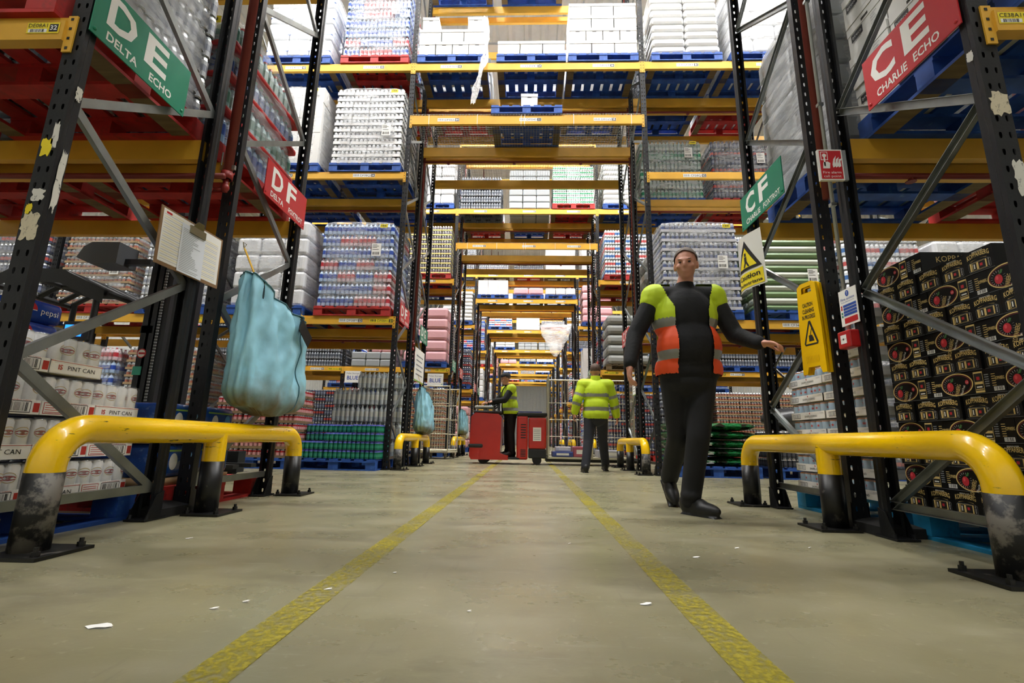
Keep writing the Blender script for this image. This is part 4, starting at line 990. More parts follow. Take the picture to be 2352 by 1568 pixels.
# ------------------------------------------------------------------ floor goods of the second rack
M_coke = mat('cola_red', '#a32029', .3, .2); 
COKE = cm_(.395, .265, .122, '#b3262e', '#d8a0a0', .3, '#8a6f52')
def stack(kind, cat, group, mesh, xs, ys, n, z0, lh, lab, rz=0.0):
    for i, x in enumerate(xs):
        for j, y in enumerate(ys):
            for l in range(n(i, j) if callable(n) else n):
                tag(O(kind, mesh, None, (x+random.uniform(-.002, .002), y+random.uniform(-.003, .003), z0+l*lh), (0, 0, rz+random.uniform(-.004, .004))),
                    lab+', %s column, %s row, %s layer' % (ORD[i], ['front', 'middle', 'rear', 'fourth'][j], ORD[l]), cat, group)
for px, s in ((-3.91, 'under'), ):
    pallet('blue', px-.01, 7.25, 0, 'blue pallet on the floor under red cola can trays')
stack('can_tray', 'can tray', 'red cola can trays', COKE(), [-4.31, -3.905, -3.5], [6.9, 7.18], lambda i, j: [7, 7, 8][i], .15, .1225, 'red cola can tray left of the green packs')
SPRITE = cached('sprite', lambda: pack_cans(.4, .265, .122, [pm('sprite_green', '#136a4e', .25), pm('sprite_purple', '#5257a8', .3), pm('sprite_lt', '#2f8a72', .25)], 0))
pallet('blue', -2.712, 7.25, 0, 'blue pallet on the floor under green lemonade packs')
stack('drink_pack', 'drink pack', 'green lemonade packs', SPRITE, [-3.09, -2.68, -2.29], [6.9, 7.18], lambda i, j: [2, 3, 4][i] if j == 0 else 4, .15, .1225, 'green lemonade can pack')
WATER = cached('water', lambda: pack_bottles(.395, .265, .28, [M_clear, mat('cap_white', '#d8dee0', .4), mat('water_label', '#e3e7df', .4)], .042))
pallet('blue', -2.715, 8.47, 0, 'blue pallet on the floor under clear water bottles, second rack')
stack('bottle_pack', 'bottle pack', 'clear water bottle packs', WATER, [-3.12, -2.715, -2.315], [8.1, 8.4], lambda i, j: [4, 5, 5][i], .15, .283, 'clear water bottle pack left of the walkway')
# compost bags, right
M_soil = mat('soil_green', '#1e6b3a', .25, 0, var=.3, vscale=4, col2='#1a1511', thr=(.5, .6), bump=.4, bscale=9)
def soil_bag():
    mb = MB(); rows = []; n = 20; m = 14
    def prof(u): return max(0.0, 1-abs(u)**3.2)**.42
    top = []; bot = []
    for i in range(m+1):
        v = -1+2*i/m
        for (dst, sg) in ((top, 1), (bot, -1)):
            dst.append([(.29*(-1+2*j/n)*(1-.05*abs(v)**3), .46*v, .062+sg*(.005+.05*prof(-1+2*j/n)*prof(v))+.006*math.sin(j*1.3+i*.9)*sg) for j in range(n+1)])
    mb.grid(top); mb.grid([r[::-1] for r in bot])
    for x0 in (-.29,): mb.grid([[(r[0][0], r[0][1], r[0][2]) for r in top], [(r[0][0], r[0][1], r[0][2]) for r in bot]]); mb.grid([[r[-1] for r in bot], [r[-1] for r in top]])
    mb.grid([top[0][::-1], bot[0][::-1]]); mb.grid([top[-1], bot[-1]])
    mb.add([(.0, -.462, .03), (.26, -.45, .04), (.27, -.45, .075), (.0, -.464, .085)], [(0, 1, 2, 3)], 1)
    return mb.mesh('compost_bag', [M_soil, M_white], True)
SOIL = soil_bag()
pallet('blue', 2.66, 7.35, 0, 'dark blue pallet on the floor under green compost bags')
for li in range(5):
    for i in range(2):
        tag(O('compost_bag', SOIL, None, (2.36+i*.6, 7.36, .15+li*.124), (0, 0, random.uniform(-.05, .05)+(math.pi if i else 0))), 'green plastic compost bag, %s layer from the pallet, %s stack' % (ORD[li], ['left', 'right'][i]), 'compost bag', 'green compost bags')
BLK = cm_(.375, .265, .124, '#2c2d33', '#45464e', 0)
pallet('blue', 4.0, 7.3, 0, 'dark blue pallet on the floor under black cola packs')
stack('drink_pack', 'drink pack', 'black cola packs', BLK(), [3.6, 3.985, 4.37], [6.95, 7.23], 4, .15, .126, 'black sugar free cola can pack')
rnd = random.Random(9); mb = MB(); rows = []
for i in range(10):
    ph = math.pi*i/9*.98+.02; rows.append([((.52+.05*rnd.uniform(-1, 1))*math.sin(ph)*math.cos(2*math.pi*j/18), (.36+.04*rnd.uniform(-1, 1))*math.sin(ph)*math.sin(2*math.pi*j/18), .17-.17*math.cos(ph)+(.02*rnd.uniform(-1, 1) if 1 < i < 9 else 0)) for j in range(18)])
mb.grid(rows, closed=True); tag(mb.obj('bin_bag', mat('grey_plastic', '#3d3c3d', .3, bump=.6, bscale=12), None, True, (3.95, 7.1, .658)), 'dark grey plastic heap lying on the black cola packs', 'plastic bag')
# ------------------------------------------------------------------ barriers
def barrier_mat():
    m = mat('barrier_yellow', '#fbcb00', .22, 0, var=.05, vscale=4, spec=.6, coat=.4)
    nt = m.node_tree; N = nt.nodes; L = nt.links; b = N['Principled BSDF']
    tc = N.new('ShaderNodeTexCoord'); mp = N.new('ShaderNodeMapping'); mp.inputs['Scale'].default_value = (2, 2, 14); L.new(tc.outputs['Object'], mp.inputs[0])
    n = N.new('ShaderNodeTexNoise'); n.inputs['Scale'].default_value = 4; n.inputs['Detail'].default_value = 8; n.inputs['Roughness'].default_value = .72; L.new(mp.outputs[0], n.inputs['Vector'])
    mr = N.new('ShaderNodeMapRange'); mr.inputs['From Min'].default_value = .635; mr.inputs['From Max'].default_value = .66; L.new(n.outputs['Fac'], mr.inputs['Value'])
    mx = N.new('ShaderNodeMix'); mx.data_type = 'RGBA'; mx.inputs['A'].default_value = hexc('#fbcb00'); mx.inputs['B'].default_value = hexc('#2e3a12'); L.new(mr.outputs[0], mx.inputs['Factor']); L.new(mx.outputs['Result'], b.inputs['Base Color'])
    return m
M_bary = barrier_mat()
M_bark = mat('barrier_black', '#0a0a0a', .4, 0, col2='#55504a', thr=(.6, .68), vscale=7)
M_barw = mat('barrier_black_worn', '#0b0b0a', .5, 0, col2='#6a655c', thr=(.47, .56), vscale=6)
def barrier(x, ys, label, r=.062, top=.532, split=.3, worn=0):
    t = thing('crash_barrier', label, 'barrier', (x, ys[0], 0), 0, 'yellow and black crash barriers'); L_ = ys[-1]-ys[0]; R_ = .155; zc = top-r
    pts = [(0, 0, split)] + [(0, R_-R_*math.cos(a), zc-R_+R_*math.sin(a)) for a in [math.pi/2*i/8 for i in range(9)]] + [(0, L_-R_+R_*math.sin(a), zc-R_+R_*math.cos(a)) for a in [math.pi/2*i/8 for i in range(9)]] + [(0, L_, split)]
    MB().tube(pts, r, 20, caps=False).obj('top_rail', M_bary, t, True)
    m = ys[1]-ys[0]; MB().cyl((0, m, split), (0, m, zc), r, n=20, caps=False).obj('middle_leg_sleeve', M_bary, t, True)
    for i, yy in enumerate(ys):
        o = yy-ys[0]
        MB().cyl((0, o, .01), (0, o, split), r+.0005, n=20).obj('leg', M_barw if i == worn else M_bark, t, True)
        sx_ = 1 if x < 0 else -1; pl = MB().box(min(sx_*-.068, sx_*.15), o-.12, .001, max(sx_*-.068, sx_*.15), o+.12, .013).obj('base_plate', M_bark, t)
        for dx in (-.05*sx_, .12*sx_):
            for dy in (-.09, .09): MB().cyl((dx, o+dy, .013), (dx, o+dy, .03), .014, n=6).cyl((dx, o+dy, .03), (dx, o+dy, .045), .008, n=6).obj('bolt', M_bark, pl)
    return t
barrier(-1.89, (1.865, 2.88, 3.885), 'long yellow and black barrier in front of the left near rack')
barrier(1.755, (1.865, 2.884, 3.89), 'long yellow and black barrier in front of the right near rack')
for k in range(1, 5):
    y = row_y(k)
    barrier(-1.89, (y+.05, y+1.1, y+2.05), 'yellow and black barrier on the left of the %s rack end' % ORD[k]); barrier(1.73, (y+.08, y+1.15, y+2.0), 'yellow and black barrier on the right of the %s rack end' % ORD[k])
# ------------------------------------------------------------------ rack end signs
def end_sign(side, y0, y1, z0, z1, big, small, colour, nth):
    w, h = y1-y0, z1-z0; x = -1.992 if side < 0 else 1.842
    t = thing('aisle_sign', '%s sign reading %s on the %s rack end, %s' % (colour, big, SIDE[side], nth), 'sign', (x, y0, z0), 0, 'aisle end signs')
    cm = {'red': M_red, 'green': M_green}[colour]; mb = MB().box(-.003, 0, 0, .003, w, h); mb.obj('sign_plate', cm, t)
    q = MB(); p = Panel(q, (.003, 0, 0), (0, 1, 0), (0, 0, 1)) if side < 0 else Panel(q, (-.003, w, 0), (0, -1, 0), (0, 0, 1))
    p.text(big[0], w*.38 if True else 0, h*.36, h*.54, 0, .001, bold=.03, align='R', w=h*.55); p.text(big[1], w*.48, h*.36, h*.54, 0, .001, bold=.03, align='L', w=h*.5)
    a, b = small; p.text(a, w*.13, h*.09, h*.145, 0, .001, align='L', bold=.022, w=w*(.3 if len(a) < 6 else .36)); p.text(b, w*.56, h*.09, h*.145, 0, .001, align='L', bold=.022, w=w*(.26 if len(b) < 5 else .37))
    q.obj('lettering', M_white, t)
    sc = MB()
    for yy in (.02, w-.02): sc.ellipsoid((0.004 if side < 0 else -.004, yy, .025), (.006, .009, .009), 8, 6)
    sc.obj('screw_caps', cm, t)
    return t
NATO = {'E': 'ECHO', 'F': 'FOXTROT', 'G': 'GOLF', 'H': 'HOTEL', 'I': 'INDIA', 'J': 'JULIET'}
end_sign(-1, 1.735, 2.325, 2.232, 2.525, 'DE', ('DELTA', 'ECHO'), 'green', 'near rack front half'); end_sign(-1, 3.175, 3.815, 2.235, 2.53, 'DF', ('DELTA', 'FOXTROT'), 'red', 'near rack back half')
end_sign(1, 1.76, 2.318, 2.245, 2.54, 'CE', ('CHARLIE', 'ECHO'), 'red', 'near rack front half'); end_sign(1, 3.185, 3.855, 2.25, 2.545, 'CF', ('CHARLIE', 'FOXTROT'), 'green', 'near rack back half')
for k in range(1, 4):
    y = row_y(k); a, b = ROWC[k], ROWC[k+1]; c1, c2 = ('red', 'green') if k % 2 else ('green', 'red')
    end_sign(-1, y, y+.58, 2.235, 2.53, 'D'+a, ('DELTA', NATO[a]), c1, ORD[k]+' rack front half'); end_sign(-1, y+1.43, y+2.07, 2.235, 2.53, 'D'+b, ('DELTA', NATO[b]), c2, ORD[k]+' rack back half')
    end_sign(1, y, y+.58, 2.245, 2.54, 'C'+a, ('CHARLIE', NATO[a]), c2, ORD[k]+' rack front half'); end_sign(1, y+1.43, y+2.07, 2.245, 2.54, 'C'+b, ('CHARLIE', NATO[b]), c1, ORD[k]+' rack back half')
# pallet storage signs hanging from beams of the third rack
for i, (x, y, z) in enumerate(((-4.62, row_y(2)-.03, 2.02), (-2.42, row_y(2)-.03, 1.98))):
    mb = MB().box(-.21, -.002, -.155, .21, .002, .155); p = Panel(mb, (-.21, -.002, -.155), (1, 0, 0), (0, 0, 1)); p.text('Pallet Storage', .21, .225, .045, 1, .001, w=.34); p.text('BLUE', .21, .08, .1, 2, .001, w=.3, bold=.015); p.poly([(.36, .02), (.4, .02), (.4, .05)], 3, .001)
    t = thing('storage_sign', 'white Pallet Storage BLUE sign, %s one' % ['further from the walkway', 'nearer the walkway'][i], 'sign', (x, y, z), 0, 'pallet storage signs'); mb.obj('sign_panel', [M_white, M_grey, mat('blue_print', '#2a4fa8', .6), M_green], t)
# ------------------------------------------------------------------ small signs and things on the rack ends
# clipboard
t = thing('clipboard', 'brown clipboard with printed lists tied to the left rack end', 'clipboard', (-1.985, 2.30, 1.345), 0); t.rotation_euler = (math.radians(2), 0, 0)
MB().box(-.003, 0, 0, .003, .515, .325).obj('board', mat('hardboard', '#8a6a48', .6, var=.1), t)
mb = MB(); p = Panel(mb, (.0035, .015, .02), (0, 1, 0), (0, 0, 1)); p.rect(0, 0, .485, .295, 0, .0005)
for i in range(22): p.rect(.01, .015+i*.0125, .15, .0165+i*.0125, 3 if i % 2 else 1, .001); p.rect(.335, .015+i*.011, .46, .0165+i*.011, 3 if i % 3 == 0 else 1, .001)
p.rect(.02, .272, .06, .284, 2, .0012); mb.obj('list_sheet', [M_white, M_grey, M_red, M_yel], t)
mb = MB(); p = Panel(mb, (.006, .155, .005), (0, 1, 0), (0, 0, 1)); p.rect(0, 0, .2, .285, 0, .0005)
for i in range(26): p.rect(.012, .012+i*.0098, .012+.16*random.uniform(.5, 1), .0148+i*.0098, 1, .001)
mb.obj('front_sheet', [mat('paper_cool', '#e3e8f0', .6), M_grey], t)
mb = MB().box(.004, .215, .255, .014, .345, .3); mb.add([(.006, .235, .3), (.006, .325, .3), (.02, .305, .335), (.02, .255, .335), (.012, .235, .3), (.012, .325, .3), (.026, .305, .335), (.026, .255, .335)], [(0,1,2,3),(4,7,6,5),(0,3,7,4),(1,5,6,2),(3,2,6,7)]); mb.obj('clip', mat('brass_clip', '#9c9272', .3, .9), t)
# wet floor sign hanging on the right rack
t = thing('wet_floor_sign', 'yellow folded cleaning in progress sign hanging on the right rack', 'sign', (1.812, 2.985, .9), math.radians(12)); t.scale = (1, .74, .98); M_wf = mat('wet_yellow', '#f6c400', .35)
def wf_leaf(x):
    mb = MB(); pr = [(-.125, 0), (-.08, .0), (-.06, .045), (.06, .045), (.08, 0), (.125, 0), (.118, .3), (.1, .585), (.06, .605), (-.06, .605), (-.1, .585), (-.118, .3)]
    n = len(pr); hole = [(-.055, .535), (.055, .535), (.05, .575), (-.05, .575)]
    mb.add([(x-.008, a, b) for a, b in pr] + [(x+.008, a, b) for a, b in pr], [(i, (i+1) % n, n+(i+1) % n, n+i) for i in range(n)])
    # faces as strips around the grip slot
    for xx, fl_ in ((x-.008, 0), (x+.008, 1)):
        q = lambda pts: mb.add([(xx, a, b) for a, b in (pts[::-1] if fl_ else pts)], [tuple(range(len(pts)))])
        q([(-.125, 0), (-.118, .3), (-.112, .4), (.112, .4), (.118, .3), (.125, 0), (.08, 0), (.06, .045), (-.06, .045), (-.08, 0)])
        q([(-.112, .4), (-.1035, .535), (.1035, .535), (.112, .4)]); q([(-.1035, .535), (-.1, .585), (-.05, .575), (-.055, .535)]); q([(.055, .535), (.05, .575), (.1, .585), (.1035, .535)]); q([(-.1, .585), (-.06, .605), (.06, .605), (.1, .585), (.05, .575), (-.05, .575)])
    return mb
wf_leaf(-.012).obj('front_leaf', M_wf, t); wf_leaf(.02).obj('back_leaf', M_wf, t)
q = MB(); p = Panel(q, (-.0205, .125, 0), (0, -1, 0), (0, 0, 1))
for i, s_ in enumerate(('CAUTION', 'CLEANING', 'IN PROGRESS')): p.text(s_, .125, .44-.04*i, .026, 0, .001, w=(.11, .125, .14)[i], bold=.02)
p.poly([(.06, .185), (.19, .185), (.2, .2), (.135, .345), (.115, .345), (.05, .2)], 0, .001); p.poly([(.066, .195), (.184, .195), (.125, .325)], 1, .0014); p.rect(.105, .215, .145, .25, 0, .002); p.poly([(.118, .25), (.126, .25), (.15, .3), (.143, .302)], 0, .002); p.poly([(.1, .21), (.16, .21), (.15, .24)], 0, .0022)
for i in range(9): p.rect(.055+i*.016, .07, .058+i*.016, .115, 2, .001)
q.obj('lettering', [M_ink, M_wf, mat('wet_shadow', '#c9950a', .4)], t)
# caution pedestrians sheet
t = thing('caution_sheet', 'curled laminated Caution Pedestrians sheet on the right rack post', 'sign', (1.835, 3.96, 1.72), 0)
mb = MB(); n = 10
def cs(u, v): return (-.03*math.sin(u*4)-.02*u*v, -.40*u, .46*v+.03*u*(1-v)*0-.02*u)
rows = [[cs(j/n, i/n) for j in range(n+1)] for i in range(n+1)]; mb.grid([r[::-1] for r in rows])
def CP(u, v, o): a = cs(u, v); return (a[0]-o, a[1], a[2])
def cpoly(pts, mi, o): mb.add([CP(u, v, o) for u, v in pts], [tuple(range(len(pts)))], mi)
for i in range(8):   # yellow foot panel in strips so that it follows the curl
    u0, u1 = .06+.88*i/8, .06+.88*(i+1)/8; cpoly([(u0, .03), (u1, .03), (u1, .3), (u0, .3)], 1, .003)
for i in range(10):
    u0, u1 = .08+.84*i/10, .08+.84*(i+1)/10; f_ = lambda u: .34+.56*(1-abs(u-.5)/.42)
    cpoly([(u0, .34), (u1, .34), (u1, max(.341, f_(u1))), (u0, max(.341, f_(u0)))], 2, .003)
    u0, u1 = .2+.6*i/10, .2+.6*(i+1)/10; g_ = lambda u: .39+.37*(1-abs(u-.5)/.3); cpoly([(u0, .39), (u1, .39), (u1, max(.391, g_(u1))), (u0, max(.391, g_(u0)))], 1, .005)
cpoly([(.47, .6), (.53, .6), (.53, .66), (.47, .66)], 2, .007); cpoly([(.46, .5), (.54, .5), (.54, .59), (.46, .59)], 2, .007); cpoly([(.4, .4), (.45, .4), (.53, .5), (.47, .5)], 2, .007); cpoly([(.56, .4), (.61, .4), (.54, .5), (.49, .5)], 2, .007)
for s_, v0, hh, ww in (('Caution', .18, .09, .72), ('Pedestrians', .07, .055, .8)):
    v_, f_, tw, th = text_mesh(s_, .02); mb.add([CP(.5-ww/2+x/tw*ww, v0+y/th*hh, .006) for x, y in v_], f_, 2)
mb.obj('sheet', [mat('laminate', '#e9e8e2', .2), M_yel, M_ink], t, False)
# fire action plate, call point, fire alarm sign, conduit
t = thing('fire_action_sign', 'white and blue Fire action plate above the red call point', 'sign', (1.845, 2.755, 1.142), 0); mb = MB().box(-.002, -.148, 0, .002, 0, .212); p = Panel(mb, (-.002, 0, 0), (0, -1, 0), (0, 0, 1))
p.ell(.074, .186, .015, .018, 1, .001); p.text('!', .074, .178, .02, 0, .0015, bold=.03); p.text('Fire action', .074, .148, .016, 1, .001, w=.115); p.text('If you discover a fire', .074, .135, .007, 1, .001, w=.11)
for i, b in enumerate((.108, .09, .072, .055)): p.rect(.03, b, .14, b+.014, 1, .001)
p.rect(.03, .012, .14, .044, 2, .001)
for i, b in enumerate((.11, .095)): p.rect(.01, b, .022, b+.012, 2, .001)
for i, b in enumerate((.07, .052)): p.rect(.01, b, .022, b+.012, 3, .001)
mb.obj('sign_plate', [M_white, mat('blue_print', '#2a4fa8'), M_red, M_green], t)
t = thing('fire_call_point', 'red square fire call point box on the right rack post', 'call point', (1.80, 2.64, 1.005), 0)
MB().rbox(0, 0, 0, .06, .105, .1, .008).obj('case', mat('call_red', '#b51f22', .35), t, False)
mb = MB(); p = Panel(mb, (0, .105, 0), (0, -1, 0), (0, 0, 1)); p.rect(.028, .025, .078, .075, 0, .001); p.ell(.053, .05, .006, .006, 1, .002); p.rect(.034, .049, .044, .051, 1, .0015); p.rect(.062, .049, .072, .051, 1, .0015); mb.obj('glass_panel', [M_white, M_ink], t)
t = thing('fire_alarm_sign', 'red Fire alarm call point sign high between the right rack frames', 'sign', (1.713, 2.583, 1.99), 0)
mb = MB().box(0, 0, 0, .14, .018, .2); mb.box(.14, .003, .002, .165, .02, .198, 2); p = Panel(mb, (-.005, 0, 0), (1, 0, 0), (0, 0, 1)); p.rect(.012, .008, .138, .192, 1, .001); p.text('Fire alarm', .075, .042, .016, 0, .0015, w=.105); p.text('call point', .075, .018, .016, 0, .0015, w=.1)
p.rect(.018, .13, .06, .185, 0, .0015); p.rect(.022, .134, .056, .181, 1, .002); p.ell(.039, .16, .012, .012, 0, .0025); p.rect(.034, .09, .043, .15, 0, .0025); p.poly([(.025, .075), (.065, .075), (.07, .11), (.055, .12), (.03, .115)], 0, .0025)
for i, dx in enumerate((0, .016, .032)): p.poly([(.085+dx, .08), (.1+dx, .09), (.098+dx, .12), (.108+dx, .16-.01*i), (.09+dx, .135), (.082+dx, .1)], 0, .002)
mb.obj('sign_box', [M_white, M_red, M_grey], t)
t = thing('cable_conduit', 'pale grey cable conduit running down the right rack gap', 'conduit', (1.863, 2.73, 0), 0); MB().cyl((0, 0, 1.12), (0, 0, 9.4), .011, n=10).obj('conduit', mat('conduit_grey', '#b9bdbd', .4, .2), t, True)
for z_ in (1.9, 2.6, 3.4): MB().box(-.016, -.013, z_, .016, .016, z_+.02).obj('saddle', M_steel, t)
# rubber floor bumpers between rack frames
for x, nm in ((-2.1, 'left'), (1.95, 'right')):
    mb = MB(); mb.add([(-.1, -.13, .001), (.1, -.13, .001), (.1, .13, .001), (-.1, .13, .001), (-.1, -.13, .05), (.1, -.13, .05), (.1, .13, .05), (-.1, .13, .05), (-.04, -.06, .078), (.04, -.06, .078), (.04, .06, .078), (-.04, .06, .078)], [(3,2,1,0),(0,1,5,4),(1,2,6,5),(2,3,7,6),(3,0,4,7),(4,5,9,8),(5,6,10,9),(6,7,11,10),(7,4,8,11),(8,9,10,11)])
    tag(mb.obj('floor_block', M_rubber, None, False, (x, 2.76, 0)), 'low black rubber bait box on the floor between the %s rack frames' % nm, 'bait box', 'floor boxes')
# worn stickers and tape on near posts
M_tape = mat('old_tape', '#d8cdb0', .6, col2='#6b6353', thr=(.55, .68), vscale=30); M_tape2 = mat('old_tape_white', '#dedcd2', .6, col2='#2b2d31', thr=(.58, .66), vscale=25)
def patch(x, y, z, w, h, m, lab, face='web', seed=0):
    r = random.Random(seed); n = 30; pts = []
    for i in range(n):
        t_ = 2*math.pi*i/n; c, s = math.cos(t_), math.sin(t_); k = (abs(c)**6+abs(s)**6)**(-1/6)*(1-.34*r.random()**2); pts.append((c*k*w/2, s*k*h/2))
    mb = MB(); P_ = (lambda a, b, o: (a, -o, b)) if face == 'web' else ((lambda a, b, o: (o, a, b)) if face == 'R' else (lambda a, b, o: (-o, -a, b)))
    mb.add([P_(a, b, .0012) for a, b in pts], [tuple(range(n))]); mb.add([P_(a, b, .0003) for a, b in pts], [tuple(range(n-1, -1, -1))])
    mb.grid([[P_(a, b, .0003) for a, b in pts], [P_(a, b, .0012) for a, b in pts]], closed=True)
    tag(mb.obj('tape_remnant', m, None, False, (x, y, z)), lab, 'sticker', 'stickers on the near posts')
yw = Y_ROW0
patch(-2.05, yw, 1.28, .08, .13, M_tape, 'large cream tape patch on the left near post at clipboard height', seed=1); patch(-2.045, yw, 1.42, .06, .06, M_tape2, 'torn white paper patch above the cream tape on left post', seed=2)
patch(-2.07, yw, 1.355, .03, .05, M_yel, 'small yellow sticker on the left near post between tape patches', seed=3); patch(-2.06, yw, 1.64, .05, .09, M_yel, 'yellow warning sticker with tears on the left near post', seed=4); patch(-2.03, yw, 1.7, .03, .13, M_tape2, 'long white paper scrap on the left near post', seed=5)
patch(-2.005, yw+.03, 1.5, .03, .3, M_tape2, 'peeled white strip on the walkway side of left near post', 'R', seed=6); patch(-2.005, yw+.03, 1.92, .03, .07, M_tape2, 'small white scrap high on the left near post side', 'R', seed=7); patch(-2.05, yw, .55, .06, .1, M_tape2, 'low white paper scrap on the left near post', seed=8)
patch(1.854, yw+.03, 2.08, .03, .05, M_white, 'white corner of paper on the right near post below the sign', 'L', seed=9); patch(1.9, yw, 1.83, .08, .12, M_tape, 'brown tape remnant around the right near post', seed=10); patch(1.92, yw, 1.5, .05, .16, M_tape2, 'silver torn sticker on the right near post', seed=11)
for i, (x, y, s) in enumerate([(-1.02, 1.22, .022), (-.83, 1.36, .01), (-.78, 1.42, .008), (-.6, 1.55, .01), (-.45, 1.75, .006), (.35, 1.5, .012), (.7, 2.1, .012), (.2, 2.3, .006), (-1.5, 2.2, .014), (1.3, 2.35, .006), (-.15, 1.4, .005), (.95, 2.3, .008)]):
    r = random.Random(i); mb = MB(); n = 9; pts = [(s*1.6*math.cos(2*math.pi*j/n)*r.uniform(.6, 1), s*math.sin(2*math.pi*j/n)*r.uniform(.5, 1)) for j in range(n)]
    mb.add([(a, b, .0035+.002*math.sin(a*90)) for a, b in pts], [tuple(range(n))]); mb.add([(a, b, .0005) for a, b in pts], [tuple(range(n-1, -1, -1))])
    tag(mb.obj('paper_scrap', M_white, None, False, (x, y, 0)), 'tiny torn white paper scrap on the floor, %s counted from the near left' % (ORD+['eleventh', 'twelfth'])[i], 'litter', 'paper scraps on the floor')
# ------------------------------------------------------------------ blue waste bags
def bag_mat(nm, base, dirt, zlo, zhi):
    m = mat(nm, base, .55, 0, var=.25, vscale=3.5, bump=.5, bscale=9)
    nt = m.node_tree; N = nt.nodes; L = nt.links; b = N['Principled BSDF']
    tc = N.new('ShaderNodeTexCoord'); sx = N.new('ShaderNodeSeparateXYZ'); L.new(tc.outputs['Object'], sx.inputs[0]); n = N.new('ShaderNodeTexNoise'); n.inputs['Scale'].default_value = 5; n.inputs['Detail'].default_value = 6; L.new(tc.outputs['Object'], n.inputs['Vector'])
    ad = N.new('ShaderNodeMath'); ad.operation = 'MULTIPLY_ADD'; ad.inputs[1].default_value = -.5; L.new(n.outputs['Fac'], ad.inputs[0]); L.new(sx.outputs['Z'], ad.inputs[2])
    mr = N.new('ShaderNodeMapRange'); mr.inputs['From Min'].default_value = zhi; mr.inputs['From Max'].default_value = zlo; L.new(ad.outputs[0], mr.inputs['Value'])
    mx = N.new('ShaderNodeMix'); mx.data_type = 'RGBA'; src = b.inputs['Base Color'].links[0].from_socket; L.new(src, mx.inputs['A']); mx.inputs['B'].default_value = hexc(dirt); L.new(mr.outputs[0], mx.inputs['Factor']); L.new(mx.outputs['Result'], b.inputs['Base Color'])
    return m
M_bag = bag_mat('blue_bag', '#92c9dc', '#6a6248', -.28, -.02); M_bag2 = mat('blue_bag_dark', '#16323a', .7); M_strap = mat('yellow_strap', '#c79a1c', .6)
def waste_bag(x, y0, y1, zt0, zt1, zb, depth, label, m=M_bag, straps=True, seed=0, name='waste_bag'):
    """bag whose rim slopes from (y0, zt0) to (y1, zt1); walkway side bulges towards +x"""
    t = thing(name, label, 'waste bag', (x, (y0+y1)/2, zb), 0, 'waste bags hanging on rack ends'); W = (y1-y0)/2; H0, H1 = zt0-zb, zt1-zb; n = 84; rows = []; m_ = 44
    for i in range(m_+1):
        f_ = i/m_; row = []
        for j in range(n):
            a = 2*math.pi*j/n; cy, cx = math.cos(a), math.sin(a)
            top = H0+(H1-H0)*(cy+1)/2
            e_ = min(1, f_/.16); rb = (.55+.45*math.sqrt(max(0, 1-(1-e_)**2)))
            wy = W*(.97+.06*math.sin(math.pi*f_))*rb; dx_ = depth*(.5+.6*(1-f_)**.8)*rb
            k = (abs(cy)**3+abs(cx)**3)**(-1/3)
            fold = .03*abs(math.sin(2.5*a+1.5*f_+seed))*(.15+f_)-.015+.014*math.sin(11*a-4*f_+1.3*seed)*(.15+f_)+.008*math.sin(17*a+9*f_)
            z_ = f_*top
            q_ = Vector((cx*1.7+seed, cy*1.7, z_*2.2-.6*cy)); fold += .045*(.25-abs(mnoise.noise(q_*1.3)))*(.35+.65*f_)+.02*(.2-abs(mnoise.noise(q_*3.1)))
            row.append(((dx_+fold)*cx*k, (wy+fold)*cy*k*(1-.10*f_*(cx > 0)), z_+(.03*math.cos(2*a) if i == 0 else 0)+ (-.06*f_*max(0, cx)*math.cos(cy*1.5))))
        rows.append(row)
    bot = [tuple(c*.35 for c in p[:2])+(-.03,) for p in rows[0]]
    mb = MB().grid(rows, closed=True); mb.grid([bot, rows[0]], closed=True); mb.add(bot, [tuple(range(n-1, -1, -1))])
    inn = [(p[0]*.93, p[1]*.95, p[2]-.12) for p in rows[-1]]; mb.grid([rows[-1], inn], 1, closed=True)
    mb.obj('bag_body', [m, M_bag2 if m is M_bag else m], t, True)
    MB().tube([Vector(p)+Vector((.003, 0, 0)) for p in rows[-1]] + [rows[-1][0]], .006, 6).obj('rim_seam', mat('bag_seam', '#3f6d78', .6) if m is M_bag else m, t, True)
    MB().tube([Vector(rows[i][14])+Vector((.003, 0, 0)) for i in range(m_+1)], .004, 5).obj('side_seam', mat('bag_seam', '#3f6d78', .6) if m is M_bag else m, t, True)
    if straps:
        for j, (dy, dz) in ((n//2, (-.06, .17)), (0, (.03, .1))):
            p0 = Vector(rows[-1][j]); p1 = p0+Vector((-.06, dy, dz)); w = Vector((.0, .012, 0))
            MB().add([p0-w, p0+w, p1+w, p1-w, p0-w+Vector((.004, 0, 0)), p0+w+Vector((.004, 0, 0)), p1+w+Vector((.004, 0, 0)), p1-w+Vector((.004, 0, 0))], [(0,1,2,3),(7,6,5,4),(0,4,5,1),(1,5,6,2),(2,6,7,3),(3,7,4,0)]).obj('strap', M_strap, t)
            MB().tube([p1+Vector((0, 0, 0)), p1+Vector((-.0, -.02, .035)), p1+Vector((0, .02, .035)), p1], .003, 6).obj('hook', mat('brass_clip', '#9c9272'), t)
    return t
tb = waste_bag(-1.875, 2.93, 3.78, 1.53, 1.37, .62, .14, 'large dirty pale blue waste bag hanging on the left near rack')
MB().cbox((.135, .2, .62), (.006, .2, .1), M=Matrix.Rotation(math.radians(-32), 3, 'X')).obj('black_patch', M_black, tb)
waste_bag(-1.86, 8.25, 8.95, 1.35, 1.1, .56, .16, 'pale blue waste bag on the left end of the second rack', seed=2); waste_bag(-1.87, 13.6, 14.3, 1.3, 1.15, .6, .14, 'small teal waste bag on the left end of the third rack', seed=4)
